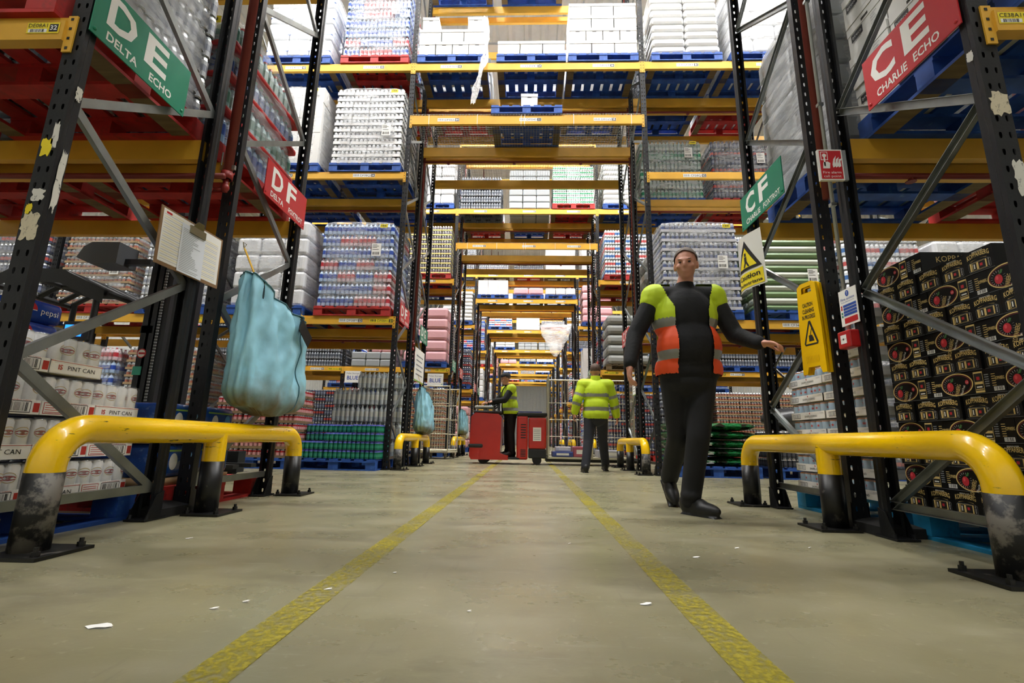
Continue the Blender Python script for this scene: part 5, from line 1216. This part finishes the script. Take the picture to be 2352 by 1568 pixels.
waste_bag(-1.9, 14.42, 14.85, 1.2, 1.1, .5, .12, 'white plastic sack beside the teal bag on third rack', m=mat('white_sack', '#dcdcdf', .4), straps=False, seed=5)
# notice sheets on the second rack
for i, (x, y, z, w, h, sd, lab) in enumerate([(-1.985, 8.15, 1.45, .75, .6, -1, 'large white function notice on the left of second rack'), (-2.0, 12.33, .95, .2, .3, -1, 'small white notice on the left of third rack'), (1.84, 8.1, 1.25, .22, .32, 1, 'small white notice on the right of second rack')]):
    mb = MB(); p = Panel(mb, (0, 0, 0), (0, 1, 0), (0, 0, 1)) if sd < 0 else Panel(mb, (0, w, 0), (0, -1, 0), (0, 0, 1)); p.rect(0, 0, w, h, 0, .0)
    for q_ in range(5): p.rect(w*.15, h*(.2+.14*q_), w*(.85-.1*(q_ % 2)), h*(.24+.14*q_), 1, .001)
    p.rect(0, 0, w, h*.05, 2, .001)
    t = thing('notice_sheet', lab, 'notice', (x, y, z)); mb.obj('sheet', [M_white, M_grey, mat('notice_green', '#8fae4e', .6)], t)
# loose film bag hanging on the fifth rack bridge
rows = []; rnd = random.Random(21)
for i in range(9):
    f_ = i/8; r_ = .62*(1-f_)**.8+.06; rows.append([(1.35+r_*1.3*math.cos(2*math.pi*j/14)+rnd.uniform(-.06, .06), row_y(4)-.2+.18*math.sin(2*math.pi*j/14), LV['S'][0]+.25-1.6*f_+rnd.uniform(-.05, .05)) for j in range(14)])
tag(MB().grid(rows, closed=True).obj('film_bag', film_mat('film_thin', '#ffffff', .1, .6, 3.0), None, True), 'clear plastic film bag draped over the fifth rack bridge', 'plastic film')
# ------------------------------------------------------------------ roll cages and trucks
M_cage = mat('cage_zinc', '#c9c4ac', .4, .3)
def roll_cage(x, y, rz, label, w=.8, d=.7, h=1.7, step=.062, sides=(1, 1, 1)):
    t = thing('roll_cage', label, 'roll cage', (x, y, 0), rz, 'wire roll cages'); b = .17
    mb = MB()
    for yy in (-d/2, 0, d/2): mb.box(-w/2, yy-.015, b-.03, w/2, yy+.015, b)
    for xx in (-w/2, 0, w/2): mb.box(xx-.015, -d/2, b-.03, xx+.015, d/2, b)
    mb.box(-w/2, -d/2, b, w/2, d/2, b+.006); mb.obj('base_frame', M_cage, t)
    def panel(p0, p1):
        m = MB(); p0 = Vector(p0); p1 = Vector(p1); L_ = (p1-p0).length; n = int(L_/step)
        for q in (p0, p1): m.cyl((q.x, q.y, b), (q.x, q.y, h), .013, n=8)
        for zz in (b+.03, b+.4, b+.75, b+1.1, h-.02): m.cyl((p0.x, p0.y, zz), (p1.x, p1.y, zz), .008 if b+.03 < zz < h-.03 else .014, n=6)
        for i in range(1, n): q = p0+(p1-p0)*(i/n); m.cyl((q.x, q.y, b), (q.x, q.y, h), .0055, n=4, caps=False)
        m.obj('wire_panel', M_cage, t)
    if sides[0]: panel((-w/2, -d/2, 0), (-w/2, d/2, 0))
    if sides[1]: panel((w/2, -d/2, 0), (w/2, d/2, 0))
    if sides[2]: panel((-w/2, d/2, 0), (w/2, d/2, 0))
    for xx in (-w/2+.06, w/2-.06):
        for yy in (-d/2+.06, d/2-.06):
            c = MB(); c.cyl((xx, yy-.016, .055), (xx, yy+.016, .055), .053, n=14); c.obj('castor', mat('castor_grey', '#6f6a60', .6), t); c2 = MB(); c2.box(xx-.02, yy-.024, .05, xx+.02, yy-.018, b-.03).box(xx-.02, yy+.018, .05, xx+.02, yy+.024, b-.03).box(xx-.03, yy-.03, b-.04, xx+.03, yy+.03, b-.03); c2.obj('castor_fork', M_cage, t)
    return t
roll_cage(-2.12, 11.55, math.radians(82), 'empty wire roll cage parked at the left of the third rack')
# order picker truck crossing the walkway
M_tred = mat('truck_red', '#c02218', .3, 0, var=.06, coat=.3); M_tblk = mat('truck_black', '#1c1d1f', .5); M_tgrey = mat('truck_grey', '#8f9294', .4, .3)
TY = 9.78
t = thing('order_picker_truck', 'red ride on order picker truck crossing the walkway', 'truck', (0, TY, 0), 0)
mb = MB(); pr = [(-1.12, .14), (-1.08, .08), (-.36, .08), (-.36, .16), (-.52, .2), (-.5, .9), (-.56, .96), (-1.02, .98), (-1.1, .9)]
n = len(pr); mb.add([(a, -.38, b) for a, b in pr] + [(a, .38, b) for a, b in pr], [tuple(range(n-1, -1, -1)), tuple(range(n, 2*n))] + [(i, (i+1) % n, n+(i+1) % n, n+i) for i in range(n)]); mb.obj('front_housing', M_tred, t)
MB().rbox(-.5, -.37, .09, -.14, .37, .13, .02).obj('step_platform', M_tblk, t); MB().rbox(-1.14, -.4, .3, -.85, .4, .38, .03).obj('bumper', M_tblk, t)
MB().rbox(-1.06, -.36, .97, -.5, .36, 1.02, .02).obj('console_top', M_tblk, t)
mb = MB(); mb.rbox(-1.06, -.2, 1.08, -.68, .2, 1.13, .02); mb.cyl((-.86, 0, 1.0), (-.86, 0, 1.1), .04, n=12); c = mb.obj('steering_head', mat('truck_pale', '#cfd0cc', .4), t)
MB().tube([(-.66, -.24, 1.1), (-.62, -.22, 1.14), (-.6, 0, 1.15), (-.62, .22, 1.14), (-.66, .24, 1.1)], .016, 8).obj('handlebar', M_tblk, c, True)
mb = MB(); mb.rbox(-.2, -.36, .09, .02, .36, .93, .03); mb.obj('backrest_column', M_tred, t); 
mb = MB()
for i in range(6): mb.box(-.12, -.364, .5+i*.05, -.02, -.36, .52+i*.05)
for i in range(5): mb.box(-.12, -.364, .15+i*.03, -.02, -.36, .165+i*.03)
mb.obj('vent_slots', M_tblk, t)
MB().rbox(.03, -.35, .12, .38, .35, .3, .02).obj('battery_base', M_tblk, t); MB().rbox(.03, -.36, .3, .38, .36, .9, .03).obj('battery_box', M_tred, t); MB().rbox(-.2, -.36, .93, .4, .36, 1.0, .02).obj('battery_lid', M_tblk, t)
mb = MB(); p = Panel(mb, (.12, -.361, .45), (1, 0, 0), (0, 0, 1)); p.rect(0, 0, .16, .26, 0, .001); [p.rect(.015, .03+.035*i, .14, .04+.035*i, 1, .002) for i in range(6)]; mb.obj('info_plate', [M_white, M_grey], t)
for yy in (-.2, .2): MB().box(.38, yy-.08, .06, 2.35, yy+.08, .12).obj('fork', M_tblk, t)
for xx, r_ in ((-.85, .1), (.2, .09)):
    for yy in (-.3, .3): MB().cyl((xx, yy-.04, r_), (xx, yy+.04, r_), r_, n=18).obj('wheel', M_rubber, t)
mb = MB().box(-.18, -.16, 1.005, .3, .2, 1.03); tag(mb.obj('document_folder', mat('folder_blue', '#2a3fb0', .5), None, False, (0, TY, 0)), 'blue folder lying on the truck battery lid', 'folder')
for i, xx in enumerate((.83, 1.68)):
    t = roll_cage(xx, TY, 0, 'wire roll cage on the truck forks, %s one' % ['first', 'second'][i], .82, .74, 1.78); t.location.z = .12
    for ch in list(t.children):
        if ch.name.startswith('castor'): bpy.data.objects.remove(ch)
    t.location.z = -.02
for i, (x, y, z, w, d, h, c) in enumerate([(.7, TY-.1, .158, .4, .5, .1, '#3a4a8c'), (1.06, TY-.1, .158, .3, .4, .2, '#b05a6a'), (.72, TY-.05, .26, .3, .4, .09, '#d9d9de'), (1.64, TY-.05, .158, .5, .5, .14, '#b9b9c4')]):
    mb = MB().rbox(-w/2, -d/2, 0, w/2, d/2, h, .015); mb.box(-w*.3, -d/2-.001, h*.3, w*.3, -d/2, h*.7, 1); tag(mb.obj('goods_pack', [pm('cagepack%d' % i, c), M_white], None, False, (x, y, z)), ['navy pack in the first roll cage', 'pink pack in the first roll cage', 'white pack lying on the navy pack', 'pale lilac pack in the second roll cage'][i], 'goods pack')
load(2, 0, 'R', 0, 'F', 'red', 'darkcans', 6, detail=False, dy=-.2); load(2, 0, 'L', 0, 'F', 'blue', 'cardcans', 6, detail=False)
# reach truck in the aisle on the left
M_rt = mat('reach_dark', '#26282b', .45, .1, var=.1); M_rtm = mat('reach_mast', '#303236', .4, .4)
t = thing('reach_truck', 'dark grey reach truck with tall mast in the left aisle', 'truck', (0, 0, 0), 0)
mb = MB(); mb.rbox(-5.75, 4.55, .12, -4.5, 5.55, .95, .06); mb.rbox(-5.75, 4.6, .9, -5.2, 5.5, 1.15, .06); mb.obj('chassis', M_rt, t)
for yy in (4.55, 5.3): MB().box(-4.6, yy, .05, -3.2, yy+.14, .28).obj('support_leg', M_rt, t)
for yy in (4.78, 5.18):
    mb = MB(); mb.box(-4.12, yy, .1, -3.98, yy+.02, 3.3).box(-4.12, yy+.08, .1, -3.98, yy+.1, 3.3).box(-4.06, yy, .1, -4.03, yy+.1, 3.3).box(-3.97, yy+.01, .15, -3.87, yy+.09, 3.4); mb.obj('mast_rail', M_rtm, t)
    ch = MB(); [ch.box(-3.95, yy-.012, .3+i*.032, -3.925, yy, .318+i*.032) for i in range(80)]; ch.obj('lift_chain', M_tgrey, t)
MB().cyl((-4.05, 5.03, .2), (-4.05, 5.03, 2.6), .035, n=12).obj('lift_cylinder', M_tgrey, t, True)
for zz in (.3, 1.5, 2.8): MB().box(-4.13, 4.78, zz, -4.0, 5.28, zz+.08).obj('mast_crossbar', M_rtm, t)
MB().box(-3.88, 4.75, .3, -3.8, 5.3, .75).obj('fork_carriage', M_rt, t)
for yy in (4.82, 5.14): MB().box(-3.8, yy, .12, -2.95, yy+.1, .16).box(-3.82, yy, .12, -3.77, yy+.1, .7).obj('fork', M_tblk, t)
mb = MB(); pts = [(-5.7, 1.98), (-5.45, 2.12), (-4.9, 2.1), (-4.4, 1.88)]
for yy in (4.6, 4.85, 5.1, 5.35, 5.5): mb.tube([(a, yy, b) for a, b in pts], .03, 8)
for a, b in pts: mb.cyl((a, 4.58, b), (a, 5.52, b), .035, n=8)
mb.grid([[(a, 4.56, b-.12) for a, b in pts], [(a, 4.56, b+.03) for a, b in pts]]); mb.obj('overhead_guard', M_tblk, t, False)
for xx, yy, zt in ((-5.65, 4.6, 2.0), (-5.65, 5.5, 2.0), (-4.5, 4.6, 1.9), (-4.5, 5.5, 1.9)): MB().tube([(xx, yy, .9), (xx, yy, zt)], .03, 8).obj('guard_pillar', M_tblk, t)
mb = MB(); pr = [(-4.72, 2.24), (-4.66, 2.36), (-4.58, 2.41), (-4.28, 2.41), (-4.28, 2.18), (-4.58, 2.18)]; n = len(pr); mb.add([(a, 4.5, b) for a, b in pr] + [(a, 4.75, b) for a, b in pr], [tuple(range(n-1, -1, -1)), tuple(range(n, 2*n))] + [(i, (i+1) % n, n+(i+1) % n, n+i) for i in range(n)]); mb.obj('camera_housing', mat('reach_grey', '#4a4c4f', .45), t)
MB().box(-4.32, 4.6, 2.2, -4.0, 4.66, 2.26).obj('housing_arm', M_rtm, t)
s = MB().rbox(-4.72, 4.52, 1.36, -4.44, 4.56, 1.56, .01).obj('terminal', M_tblk, t); mb = MB(); mb.box(-4.69, 4.515, 1.4, -4.51, 4.519, 1.52); mb.obj('screen', mat('screen_blue', '#1f7cff', .3, emit=1.6), s)
MB().rbox(-5.3, 4.75, .95, -4.9, 5.3, 1.08, .04).obj('seat', M_tblk, t, True); MB().rbox(-5.36, 4.75, 1.05, -5.22, 5.3, 1.6, .05).obj('seat_back', M_tblk, t, True)
mb = MB(); p = Panel(mb, (-4.13, 4.779, 1.0), (1, 0, 0), (0, 0, 1)); p.ell(.06, .28, .05, .05, 0, .001); p.ell(.06, .28, .04, .04, 1, .002); p.rect(.03, .27, .1, .29, 0, .003); mb.obj('round_warning_sticker', [M_red, M_white], t); MB().box(-4.13, 4.77, 1.05, -4.04, 4.779, 1.14).obj('teal_tag', mat('teal', '#3fae96', .4), t)
for xx in (-3.35, -5.3):
    for yy in (4.62, 5.37): MB().cyl((xx, yy-.05, .13), (xx, yy+.05, .13), .13, n=18).obj('wheel', M_rubber, t)

# ------------------------------------------------------------------ people
def solid(mb, name, mats, parent, vox, smooth=5, grow=0.0):
    me = mb.mesh('tmp', []); ob = bpy.data.objects.new('tmp', me)
    m = ob.modifiers.new('r', 'REMESH'); m.mode = 'VOXEL'; m.voxel_size = vox
    s = ob.modifiers.new('s', 'SMOOTH'); s.factor = .5; s.iterations = smooth
    out = eval_mesh(ob)
    bpy.data.objects.remove(ob); bpy.data.meshes.remove(me); out.name = name; out.materials.clear()
    for k in mats: out.materials.append(k)
    out.polygons.foreach_set('use_smooth', [True]*len(out.polygons))
    return out
def cut(me, keep, matf, name, push=0.0):
    """faces of a mesh that satisfy keep(centre), pushed outwards, material from matf(centre)"""
    mb = MB(); idx = {}
    for p in me.polygons:
        c = p.center
        if not keep(c): continue
        f_ = []
        for vi in p.vertices:
            if vi not in idx: idx[vi] = len(mb.v); v = me.vertices[vi]; mb.v.append(tuple(v.co+v.normal*push))
            f_.append(idx[vi])
        mb.f.append(tuple(f_)); mb.m.append(matf(c))
    return mb
M_skin = mat('skin', '#c98f78', .5, 0, var=.06, vscale=14); M_hairb = mat('hair_brown', '#4a3629', .7, var=.3, vscale=40); M_hairg = mat('hair_grey_brown', '#5a4c40', .7, var=.3, vscale=40)
M_jump = mat('jumper_black', '#0e0f12', .85, var=.2, vscale=8, bump=.3, bscale=40); M_trou = mat('trousers_black', '#0f1014', .8, var=.2, vscale=6, bump=.3, bscale=14); M_trou2 = mat('trousers_navy', '#23252f', .8, var=.2, vscale=6, bump=.3, bscale=14); M_shoe = mat('shoe_black', '#101010', .45)
M_hvy = mat('hivis_yellow', '#c3dd1f', .6, var=.08, vscale=6, bump=.4, bscale=9); M_hvo = mat('hivis_orange', '#e8501c', .6, var=.08, vscale=6, bump=.3, bscale=9); M_refl = mat('reflective_grey', '#8d8f8a', .35, .2)
def hand(mb, wr, d, palm, curl, side):
    """wrist point, direction of the hand, palm normal; five separate fingers"""
    d = Vector(d).normalized(); palm = Vector(palm); palm = (palm-d*palm.dot(d)).normalized(); lat = d.cross(palm)*side
    wr = Vector(wr); c = wr+d*.05
    R = Matrix((lat, palm, d)).transposed()
    mb.ellipsoid(c, (.042, .019, .055), 12, 8, R); mb.capsule(wr-d*.02, wr+d*.02, .027, .029, 10)
    for i, (o, L_) in enumerate(((.03, .07), (.011, .08), (-.009, .074), (-.028, .058))):
        b = c+lat*o+d*.042; e1 = b+(d*math.cos(curl*.5)+palm*math.sin(curl*.5))*L_*.5; e2 = e1+(d*math.cos(curl*1.4)+palm*math.sin(curl*1.4))*L_*.5
        mb.capsule(b, e1, .0098, .009, 8); mb.capsule(e1, e2, .009, .0075, 8)
    b = c+lat*.036-d*.02; e1 = b+(lat*.55+d*.7+palm*.35).normalized()*.045; e2 = e1+(lat*.1+d*.85+palm*.5).normalized()*.035; mb.capsule(b, e1, .013, .011, 8); mb.capsule(e1, e2, .011, .009, 8)
def head(mb, c, yaw=0.0, tilt=0.0, s=1.0):
    R = Matrix.Rotation(yaw, 3, 'Z') @ Matrix.Rotation(tilt, 3, 'X'); c = Vector(c)
    def E(p, r): mb.ellipsoid(c+R @ (Vector(p)*s), tuple(x*s for x in r), 14, 10, R)
    E((0, .012, .03), (.077, .098, .088)); E((0, -.02, -.03), (.064, .075, .085)); E((0, -.052, -.085), (.036, .032, .03)); E((0, -.096, -.018), (.0135, .02, .024)); E((0, -.09, .004), (.009, .014, .03)); E((0, -.082, .022), (.05, .016, .012)); E((0, -.086, -.058), (.024, .012, .006)); E((0, -.084, -.068), (.02, .012, .006))
    for sg in (-1, 1): E((sg*.078, .012, -.01), (.01, .02, .032)); E((sg*.045, -.068, -.025), (.02, .02, .018))
    return R
def face_parts(c, R, parent, hairm, hair_len, cap=None, s=1.0):
    c = Vector(c); mb = MB()
    for sg in (-1, 1): mb.ellipsoid(c+R @ Vector((sg*.031, -.082, .004)), (.011, .008, .006), 10, 6, R)
    mb.obj('eyes', mat('eye_dark', '#2a211c', .3), parent, True)
    mb = MB()
    for sg in (-1, 1): mb.ellipsoid(c+R @ Vector((sg*.032, -.09, .024)), (.016, .005, .003), 10, 6, R)
    mb.obj('eyebrows', hairm, parent, True)
    mb = MB(); rows = []
    for i in range(9):
        ph = math.pi*.62*i/8
        row = []
        for j in range(24):
            a = 2*math.pi*j/24; front = max(0, -math.sin(a)); lim = ph*(1-.55*front**.6) if hair_len else ph
            row.append(c+R @ Vector((.083*math.sin(lim)*math.cos(a), .012+.106*math.sin(lim)*math.sin(a), .03+.098*math.cos(lim)+.003*math.sin(j*5+i*3))))
        rows.append(row)
    mb.grid(rows, closed=True); mb.obj('hair', hairm, parent, True)
    if cap:
        mb = MB(); rows = []
        for i in range(8):
            ph = math.pi*.5*i/7; rows.append([c+R @ Vector((.09*math.sin(ph)*math.cos(2*math.pi*j/20), .01+.112*math.sin(ph)*math.sin(2*math.pi*j/20), .045+.09*math.cos(ph))) for j in range(20)])
        mb.grid(rows, closed=True); mb.grid([[c+R @ Vector((.085*math.sin(a), -.09-.0*1, .05)) for a in [-1.2+2.4*q/8 for q in range(9)]], [c+R @ Vector((.085*math.sin(a), -.1-.075*math.cos(a), .04)) for a in [-1.2+2.4*q/8 for q in range(9)]]]); mb.obj('cap', cap, parent, True)
def limb(mb, pts, rs):
    for i in range(len(pts)-1): mb.capsule(pts[i], pts[i+1], rs[i], rs[i+1], 14)
def torso_prims(mb, J, g=0.0, fat=1.0):
    ch, be, pe = J['chest'], J['belly'], J['pelvis']
    mb.ellipsoid(ch, (.165*fat+g, .115*fat+g, .2+g), 18, 12); mb.ellipsoid(Vector(ch)+Vector((0, 0, .1)), (.175+g, .085+g, .09+g), 16, 10); mb.ellipsoid(be, (.155*fat+g, .125*fat+g, .18+g), 18, 12); mb.ellipsoid(pe, (.165*fat+g, .12*fat+g, .13+g), 18, 12)
    mb.capsule(Vector(J['sh'][0]), Vector(J['sh'][1]), .066+g, .066+g)
    mb.capsule(J['neckb'], Vector(J['head'])+Vector((0, .01, -.09)), .06+g*.3, .052+g*.2)
def figure(name, label, loc, rz, J, look, vox=.009):
    t = thing(name, label, 'person', loc, rz, None)
    b = MB(); torso_prims(b, J, 0, J.get('fat', 1)); R = head(b, J['head'], J.get('yaw', 0), J.get('tilt', 0))
    for s in (0, 1):
        sh, el, wr = J['sh'][s], J['el'][s], J['wr'][s]; limb(b, [sh, el, wr], [.052, .042, .029]); limb(b, [J['hip'][s], J['kn'][s], J['an'][s]], [.083, .057, .04])
        dv = Vector(wr)-Vector(el); hd = J.get('hd', [None, None])[s] or dv
        hand(b, wr, hd, J['palm'][s], J.get('curl', .5), -1 if s == 0 else 1)
        fd = Vector(J['toe'][s]); an = Vector(J['an'][s]); fd.normalize(); sd_ = fd.cross(Vector((0, 0, 1))).normalized(); uv_ = sd_.cross(fd); b.capsule(an-uv_*.03, an+fd*.1-uv_*.055, .034, .028)
    me = solid(b, 'body', [M_skin], t, vox, 3); O('body', me, t)
    face_parts(J['head'], R, t, look['hair'], 1, look.get('cap'))
    top = MB(); torso_prims(top, J, look.get('bulk', .014), J.get('fat', 1)); g = look.get('bulk', .014)
    for s in (0, 1):
        sh, el, wr = [Vector(q) for q in (J['sh'][s], J['el'][s], J['wr'][s])]; limb(top, [sh, el, wr-(wr-el).normalized()*.01], [.056+g, .046+g, .035+g*.8])
    tm = solid(top, 'jacket', [M_jump], t, .012, 4)
    hem = look.get('hem', .84); zt = J['neckb'][2]+.035
    kc = lambda c: c.z > hem and not (c.z > zt and abs(c.x-J['neckb'][0]) < .12)
    if look['kind'] == 'vest':
        o = cut(tm, kc, lambda c: 0, 'jumper').obj('jumper', M_jump, t, True)
        vt = MB(); torso_prims(vt, J, g+.016, J.get('fat', 1))
        for s in (0, 1): vt.capsule(J['sh'][s], Vector(J['sh'][s])+(Vector(J['el'][s])-Vector(J['sh'][s]))*.13, .058+g+.01, .058+g+.012)
        vm = solid(vt, 'vest', [M_hvy], t, .007, 8); z0 = J['pelvis'][2]-.04; zs = J['sh'][0][2]; open_ = look.get('open', .1); nx = J['neckb'][0]
        zb1, zb2 = look['bands']
        def mf(c):
            if abs(c.z-zb1) < .03 or abs(c.z-zb2) < .03: return 2
            return 0 if (c.z > zb1 or not look.get('orange')) else 1
        def kv(c):
            if c.z < z0: return False
            if math.hypot(c.x-nx, c.y-J['neckb'][1]) < .095 and c.z > zs-.02: return False
            if c.y < 0 and abs(c.x-nx-look.get('ox', 0)) < open_*(1 if c.z < zs-.12 else 1+.6*(c.z-zs+.12)/.2): return False
            return True
        cut(vm, kv, mf, 'vest').obj('hivis_vest', [M_hvy, M_hvo, M_refl], t, True)
    else:
        zb1, zb2 = look['bands']
        def mj(c):
            for s in (0, 1):
                sh, el, wr = [Vector(q) for q in (J['sh'][s], J['el'][s], J['wr'][s])]
                d = (wr-sh).normalized(); u = (c-sh).dot(d)/(wr-sh).length; off = (c-sh-d*(c-sh).dot(d)).length
                if off < .12 and abs(c.x-J['pelvis'][0]) > .2:
                    return 1 if (abs(u-.38) < .05 or abs(u-.72) < .05) else 0
            return 1 if (abs(c.z-zb1) < .028 or abs(c.z-zb2) < .028) else 0
        cut(tm, lambda c: c.z > hem and not (c.z > zt+.05 and abs(c.x-J['neckb'][0]) < .12), mj, 'jacket').obj('hivis_jacket', [M_hvy, M_refl], t, True)
        cl = MB(); nb = Vector(J['neckb']); rows = [[nb+Vector((.078*math.cos(2*math.pi*j/18), .078*math.sin(2*math.pi*j/18), z_)) for j in range(18)] for z_ in (0, .05, .085)]; cl.grid(rows, closed=True); cl.obj('collar', M_hvy, t, True)
    tr = MB(); tr.ellipsoid(Vector(J['pelvis'])+Vector((0, 0, .03)), (.176*J.get('fat', 1), .134*J.get('fat', 1), .17), 18, 12); tr.ellipsoid(Vector(J['pelvis'])+Vector((0, 0, -.08)), (.15*J.get('fat', 1), .12*J.get('fat', 1), .12), 18, 12)
    for s in (0, 1):
        hp, kn, an = [Vector(q) for q in (J['hip'][s], J['kn'][s], J['an'][s])]; limb(tr, [hp, kn, an+Vector((0, 0, -.005))], [.1, .077, .066])
        tr.ellipsoid(an+Vector((0, -.015, .03)), (.07, .075, .05), 12, 8)
    O('trousers', solid(tr, 'trousers', [look['trousers']], t, .012, 4), t)
    for s in (0, 1):
        an = Vector(J['an'][s]); fd = Vector(J['toe'][s]).normalized(); R_ = Matrix((fd.cross(Vector((0, 0, 1))).normalized(), fd, Vector((0, 0, 1)))).transposed() if abs(fd.z) < .95 else None
        shoe = MB(); pt = Matrix.Rotation(0, 3, 'X'); pit = fd
        side = fd.cross(Vector((0, 0, 1))).normalized(); upv = side.cross(fd); R_ = Matrix((side, fd, upv)).transposed(); base = an-upv*.055
        shoe.ellipsoid(base+fd*.095+upv*.004, (.05, .13, .05), 16, 10, R_); shoe.ellipsoid(base-fd*.01+upv*.03, (.05, .075, .075), 16, 10, R_); shoe.ellipsoid(base+fd*.05+upv*.025, (.045, .09, .05), 16, 10, R_); shoe.cbox(base+fd*.075-upv*.042, (.085, .27, .02), 0, R_)
        O('shoe', solid(shoe, 'shoe', [M_shoe], t, .008, 3), t)
    return t
# walking towards the camera, right
J1 = dict(head=(.045, -.03, 1.715), neckb=(.03, .0, 1.545), chest=(.02, 0, 1.33), belly=(.03, -.035, 1.1), pelvis=(.03, 0, .95), fat=1.22, sh=[(-.185, 0, 1.475), (.235, .02, 1.485)], el=[(-.335, -.02, 1.19), (.36, -.02, 1.2)], wr=[(-.4, -.12, .965), (.43, -.22, 1.1)],
          hip=[(-.075, 0, .93), (.125, 0, .93)], kn=[(-.03, .1, .5), (.05, -.06, .5)], an=[(0, .47, .2), (-.0, .02, .085)], toe=[(.0, -.75, -.66), (.55, -.83, 0)], palm=[(1, 0, 0), (-.3, .2, -.9)], hd=[(-.1, -.15, -1), (.45, -.5, -.1)], curl=.9, yaw=math.radians(-24), tilt=math.radians(8))
figure('person', 'person in open yellow and orange hi-vis vest walking towards the camera', (1.09, 3.30, .008), 0, J1, dict(kind='vest', hair=M_hairg, trousers=M_trou, bands=(1.265, 1.035), orange=True, open=.115, ox=0.0, hem=.8, bulk=.016))
# walking away, middle
J2 = dict(head=(0, -.01, 1.55), neckb=(0, .01, 1.385), chest=(0, 0, 1.2), belly=(0, 0, 1.0), pelvis=(0, 0, .88), fat=1.08, sh=[(-.2, 0, 1.33), (.2, 0, 1.33)], el=[(-.29, -.05, 1.07), (.29, .04, 1.1)], wr=[(-.335, -.1, .86), (.33, .0, .9)],
          hip=[(-.09, 0, .86), (.09, 0, .86)], kn=[(-.13, -.22, .47), (.13, .03, .46)], an=[(-.2, -.42, .1), (.19, .12, .085)], toe=[(0, -1, .1), (.1, -1, 0)], palm=[(1, 0, 0), (-1, 0, 0)], curl=.8)
figure('person', 'person in bright yellow hi-vis jacket walking away down the walkway', (1.08, 7.52, .008), math.pi, J2, dict(kind='jacket', hair=M_hairb, trousers=M_trou2, bands=(1.16, .95), hem=.8, bulk=.034), vox=.011)
# standing on the order picker
J3 = dict(head=(0, -.1, 1.56), neckb=(0, -.03, 1.4), chest=(0, -.02, 1.21), belly=(0, 0, 1.0), pelvis=(0, .02, .88), fat=1.1, sh=[(-.19, -.03, 1.34), (.19, -.03, 1.34)], el=[(-.24, -.2, 1.1), (.24, -.2, 1.1)], wr=[(-.19, -.42, 1.07), (.19, -.42, 1.07)],
          hip=[(-.09, .02, .86), (.09, .02, .86)], kn=[(-.1, .0, .46), (.1, .0, .46)], an=[(-.11, .03, .085), (.11, .03, .085)], toe=[(-.1, -1, 0), (.1, -1, 0)], palm=[(0, 0, -1), (0, 0, -1)], curl=1.0, tilt=math.radians(14))
figure('person', 'person in yellow hi-vis vest and dark cap driving the red order picker', (-.36, TY, .138), math.radians(-68), J3, dict(kind='vest', hair=M_hairb, cap=mat('cap_black', '#16171b', .8), trousers=M_trou, bands=(1.16, .93), open=.03, hem=.78, bulk=.018), vox=.011)
bpy.data.scenes.remove(_TS)
